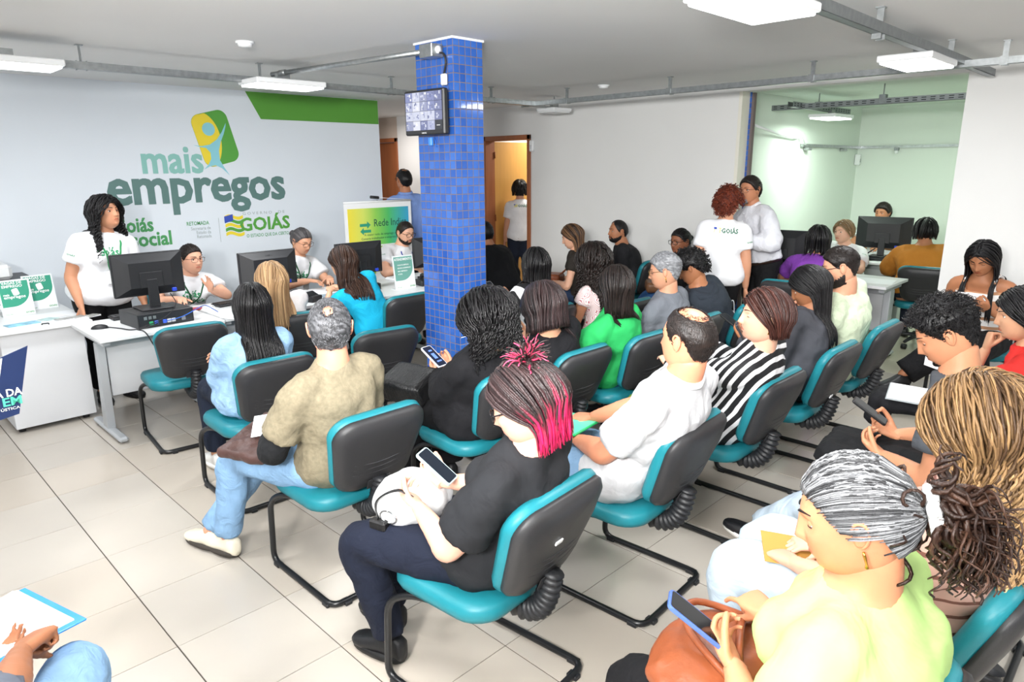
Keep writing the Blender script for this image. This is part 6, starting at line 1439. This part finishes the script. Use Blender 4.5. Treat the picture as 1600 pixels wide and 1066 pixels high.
def flat(name, label, cat, loc, rz, w, l, m, th=.002, tilt=(0, 0), edge=None):
    t = thing(name, label, cat, loc); t.rotation_euler = (math.radians(tilt[0]), math.radians(tilt[1]), math.radians(rz))
    MB().add(box(-l/2, l/2, -w/2, w/2, 0, th, min(.001, th/3))).build('cover' if edge else 'sheet', [m], t, False)
    if edge: MB().add(box(-l/2+.006, l/2-.004, -w/2+.005, w/2-.005, th, th+.003)).build('sheet', [edge], t, False)
    return t
LEATH = mat('dark_brown_leather', srgb('#4a3430'), .45, bump=.4, bscale=40, var=.15); LEB = mat('black_leather', srgb('#161617'), .38, bump=.35, bscale=50); LEC = mat('cognac_leather', srgb('#8c4b2c'), .4, bump=.3, bscale=30, var=.12, vscale=9)
# woman with magenta tips
phone((-1.735, 1.37, .795), 38, 205, 'phone with a pale mint case held by the woman with magenta hair', '#bfe3e2', 0, '#4a5a72', words=False)
t = blob('handbag', 'white quilted bag with black straps on the lap of the woman with magenta hair', 'bag', (-1.86, 1.36, .645), 15, [xf(sphere((0, 0, 0), (.13, .17, .085), 18, 12), R('Y', 10))], mat('white_bag', srgb('#d2d2d2'), .6, bump=.5, bscale=30), .010, .022, .06)
MB().add(tube(smoothpath([(.10, -.10, .05), (.04, -.13, .09), (-.04, -.15, .04), (-.02, -.17, -.02)]), .010, 8, flat=.35)).build('strap', [LEB], t)
MB().add(box(-.05, .02, -.19, -.155, -.05, -.015, .006)).build('strap_end', [LEB], t, False)
MB().add(tube([(.035*math.cos(a) + .02, -.165, .022*math.sin(a) - .0) for a in np.linspace(0, 6.283, 14)], .0035, 6, cap=False)).build('ring', [M_chrome], t)
# man in the olive tee
blob('handbag', 'dark brown leather pouch on the lap of the man in the olive tee', 'bag', (-2.82, 1.26, .62), 20, [xf(box(-.13, .13, -.16, .16, -.015, .035, .012), R('X', 14))], LEATH, .009, .02, .06)
flat('paper_sheet', 'folded white papers in the hands of the man in the olive tee', 'paper', (-2.79, 1.36, .71), 30, .15, .21, M_paper, .004, (12, -10))
flat('paper_sheet', 'second white sheet held under the first by the man in the olive tee', 'paper', (-2.80, 1.31, .69), 55, .15, .2, M_paper, .003, (18, -6))
# woman in the black coat
phone((-2.835, 2.25, .80), 35, 190, 'phone with a white case lit in the hand of the woman in the black coat', '#e6e6ee', 0, '#3b4a78', words=True)
t = blob('handbag', 'black ribbed leather bag on the lap of the woman in the black coat', 'bag', (-2.88, 2.10, .63), 10, [xf(box(-.15, .14, -.07, .15, -.05, .09, .02), R('X', 20))], mat('ribbed_leather', srgb('#19191a'), .35, bump=.8, bscale=90, stretch=(3, .2, .2)), .010, .012, .07)
MB().add(tube(smoothpath([(.11, -.11, .0), (.12, -.13, -.05), (.10, -.14, -.09), (.12, -.15, -.13)]), .006, 6)).build('metal_clasp', [M_chrome], t)
# balding man
flat('folder', 'bright green plastic folder on the lap of the balding man', 'folder', (-1.92, 2.22, .675), 8, .25, .34, mat('green_folder', srgb('#1fb866'), .3), .008, (0, -4), mat('mint_sheet', srgb('#63e0b4'), .3))
flat('paper_sheet', 'tiny white slip on the green folder', 'paper', (-1.80, 2.12, .690), 20, .05, .07, M_paper, .001, (0, -4))
# striped shirt
phone((-1.50, 3.10, .985), 62, 205, 'dark phone held to the mouth of the woman in the striped shirt', '#2a2b30', 0, '#303542')
flat('notebook', 'lilac notebook on the lap of the woman in the striped shirt', 'notebook', (-1.88, 3.06, .66), 0, .16, .21, mat('lilac', srgb('#8d7fc4'), .4), .012)
# grey blazer / lime man / bob / long hair
phone((-1.94, 3.86, .865), 30, 180, 'phone in the hands of the woman in the grey blazer'); phone((-1.93, 4.54, .865), 30, 180, 'phone in the hands of the man in the pale green tee')
phone((-2.87, 2.84, .865), 30, 180, 'phone in the hands of the woman with the dark brown bob'); phone((-3.80, 3.62, .88), 40, 190, 'white-edged phone held by the long-haired woman right of the column', '#dfe3e6')
# wall row
t = blob('handbag', 'small brown leather bag on the lap of the woman with ombre hair', 'bag', (-4.66, 5.30, .68), 25, [box(-.10, .10, -.11, .11, -.05, .05, .02)], LEC, .012, .01); MB().add(tube(smoothpath([(.08, -.08, .04), (.14, .0, .10), (.08, .08, .04)]), .006, 6)).build('strap', [LEC], t)
blob('handbag', 'brown leather bag under the folded arms of the woman with big glasses', 'bag', (-3.68, 5.68, .66), 38, [box(-.09, .10, -.13, .13, -.05, .05, .02)], mat('tan_leather', srgb('#6f4a2f'), .4), .012, .01)
# standing pair
t = thing('book', 'dark covered notebook held by the standing man in the pale grey shirt', 'book', (-2.93, 5.80, 1.19)); t.rotation_euler = (math.radians(72), math.radians(18), math.radians(70))
MB().add(box(-.07, .07, -.10, .10, 0, .012, .002)).build('page_block', [M_paper], t, False); MB().add(box(-.073, .073, -.103, .103, .0115, .015, .001)).add(box(-.073, .073, -.103, .103, -.003, .0005, .001)).build('cover', [mat('dark_cover', srgb('#1f2b2b'), .4)], t, False)
t = thing('carrier_bag', 'silvery clear carrier bag hanging from the hand of the standing woman with red-brown hair', 'bag', (-2.70, 5.36, .44), 20)
M_film = mat('clear_film', srgb('#cfd3d8'), .12, alpha=1, spec=.8, coat=.6, bump=.6, bscale=24)
V, F = remesh(loft([ering((0, 0, z), (1, 0, 0), (0, 1, 0), a, .022, 16) for z, a in ((-.42, .10), (-.3, .105), (-.1, .095), (.08, .05), (.16, .02))]), .010, 2, .025, .09)
link('bag_film', mkmesh('f', V, F, [M_film]), t); MB().add(tube(smoothpath([(-.02, 0, .15), (-.01, 0, .24), (.01, 0, .24), (.02, 0, .15)]), .005, 6)).build('handle', [M_film], t)
# tank top
phone((-1.09, 5.60, .88), 35, 264, 'phone with a white case held by the woman in the striped tank top', '#f0eeee')
# young man
phone((-.85, 2.96, .80), 32, 190, 'black phone in the hands of the young man in the dark grey tee', '#151517', 0, '#1d2026')
t = blob('handbag', 'large black cloth bag on the lap of the young man', 'bag', (-.74, 2.93, .615), 5, [xf(box(-.22, .18, -.19, .17, -.03, .06, .03), R('X', 4)), xf(box(-.26, -.12, -.15, .15, -.09, .03, .03), R('Y', 12))], cloth('#17181a', bump=.5, bscale=8), .011, .03, .07)
MB().add(tube(smoothpath([(.12, -.16, .05), (.0, -.20, .02), (-.12, -.19, .0)]), .009, 6, flat=.4)).build('strap', [LEB], t)
# red top woman
blob('jacket', 'black bundle on the lap of the woman in red, standing in for a knee', 'jacket', (-.86, 3.86, .60), 10, [box(-.20, .18, -.17, .15, -.03, .05, .03), xf(box(-.24, -.12, -.13, .13, -.16, .02, .03), R('Y', 8))], cloth('#1d1d20', bump=.5, bscale=8), .012, .03, .07)  # dark bundle put in place of a black knee of unknown owner
flat('clipboard', 'clear clipboard with white papers over the black bundle', 'clipboard', (-.84, 3.76, .665), 12, .23, .32, mat('clear_board', srgb('#a9afb2'), .2), .008, (4, 2), M_paper)
flat('identity_card', 'small white card in the fingers of the woman in red', 'card', (-.84, 3.84, .83), 40, .055, .085, M_paper, .001, (60, 20))
# curly blond woman
flat('envelope', 'mustard paper envelope on the lap of the woman with blond curls', 'envelope', (-.70, 1.97, .64), 30, .17, .24, mat('mustard_paper', srgb('#b98c42'), .7), .003, (3, 4))
# nearest woman
phone((-.655, 1.245, .80), 34, 205, 'dark phone with a blue case in the hands of the nearest woman in lime', '#4d68a8', 6, '#14161c', .078, .165)
t = blob('handbag', 'cognac leather handbag on the lap of the nearest woman in lime', 'bag', (-.66, 1.33, .655), 12, [xf(sphere((0, 0, 0), (.14, .19, .06), 18, 12), R('Y', -6)), box(-.12, .10, -.14, .14, -.05, .03, .03)], LEC, .010, .014, .06)
for q in (-.05, .07): MB().add(tube(smoothpath([(.10, -.12, .04), (.0 + q, -.03, .085), (-.02 + q, .10, .07), (.09, .16, .03)]), .009, 8)).build('handle', [LEC], t)
# bottom left corner: clipboard with a form
t = thing('clipboard', 'blue clipboard with a white form and steel clip at the bottom left corner', 'clipboard', (-1.935, .15, .70)); t.rotation_euler = (0, math.radians(6), math.radians(192))
MB().add(box(-.17, .17, -.125, .115, 0, .006, .002)).build('board', [mat('blue_plastic', srgb('#1f7fd0'), .25)], t, False)
MB().add(box(-.15, .165, -.105, .105, .006, .010)).build('form_sheet', [M_paper], t, False)
mb = MB()
for k in range(7): mb.add(box(.11 - k*.035, .1115 - k*.035, -.085, .085 - .02*(k % 3), .0101, .0104))
mb.build('form_lines', [mat('form_ink', srgb('#8f98a6'), .7)], t, False)['kind'] = 'stuff'
cl = MB().add(box(.135, .175, -.06, .06, .006, .018, .003)).build('clip', [M_chrome], t, False); MB().add(box(.150, .200, -.022, .022, .018, .026, .003)).build('clip_lever', [M_chrome], cl, False)
pc_ = MB().add(tube([(-1.985, .155, .745), (-1.93, .19, .79)], .0035, 8)).build('pen', [M_white], None); tag(pc_, 'thin white pen in the hand at the bottom left corner', 'pen')
# left edge: navy folder
t = thing('folder', 'navy folder with white and mint words cut by the left picture edge', 'folder', (-3.02, .39, 1.035)); t.rotation_euler = (math.radians(90), 0, math.radians(95))
navy = mat('navy_card', srgb('#1b2d57'), .4)
P_ = np.array([(-.20, -.15), (.035, -.12), (.10, .13), (.0, .10), (-.2, .09)]); MB().add(slab(P_, -.004, 0, .0008)).build('cover', [navy], t, False)
MB().add(slab(np.array([(-.2, -.09), (-.02, -.03), (.015, .10), (-.2, .08)]), .0005, .002, 0)).build('sheet', [M_paper], t, False)
MB().add(place2(fit_text('A DA', -.03, .055, -.045, .04, .02), (0, 0, 0), (1, 0, 0), (0, 1, 0), .004)).build('print_words', [mat('print_white', (0,0,0))], t, False)
MB().add(place2(fit_text('EM', -.01, .05, -.080, .045, .03), (0, 0, 0), (1, 0, 0), (0, 1, 0), .004)).build('print_words', [mat('mint_word', srgb('#52c3a6'), .5)], t, False)
MB().add(place2(fit_text('\u00daSTICA', -.02, .04, -.097, .014, .01), (0, 0, 0), (1, 0, 0), (0, 1, 0), .004)).build('print_words', [mat('print_white', (0,0,0))], t, False)
# floral patches on the curly woman's top are printed: small blossoms
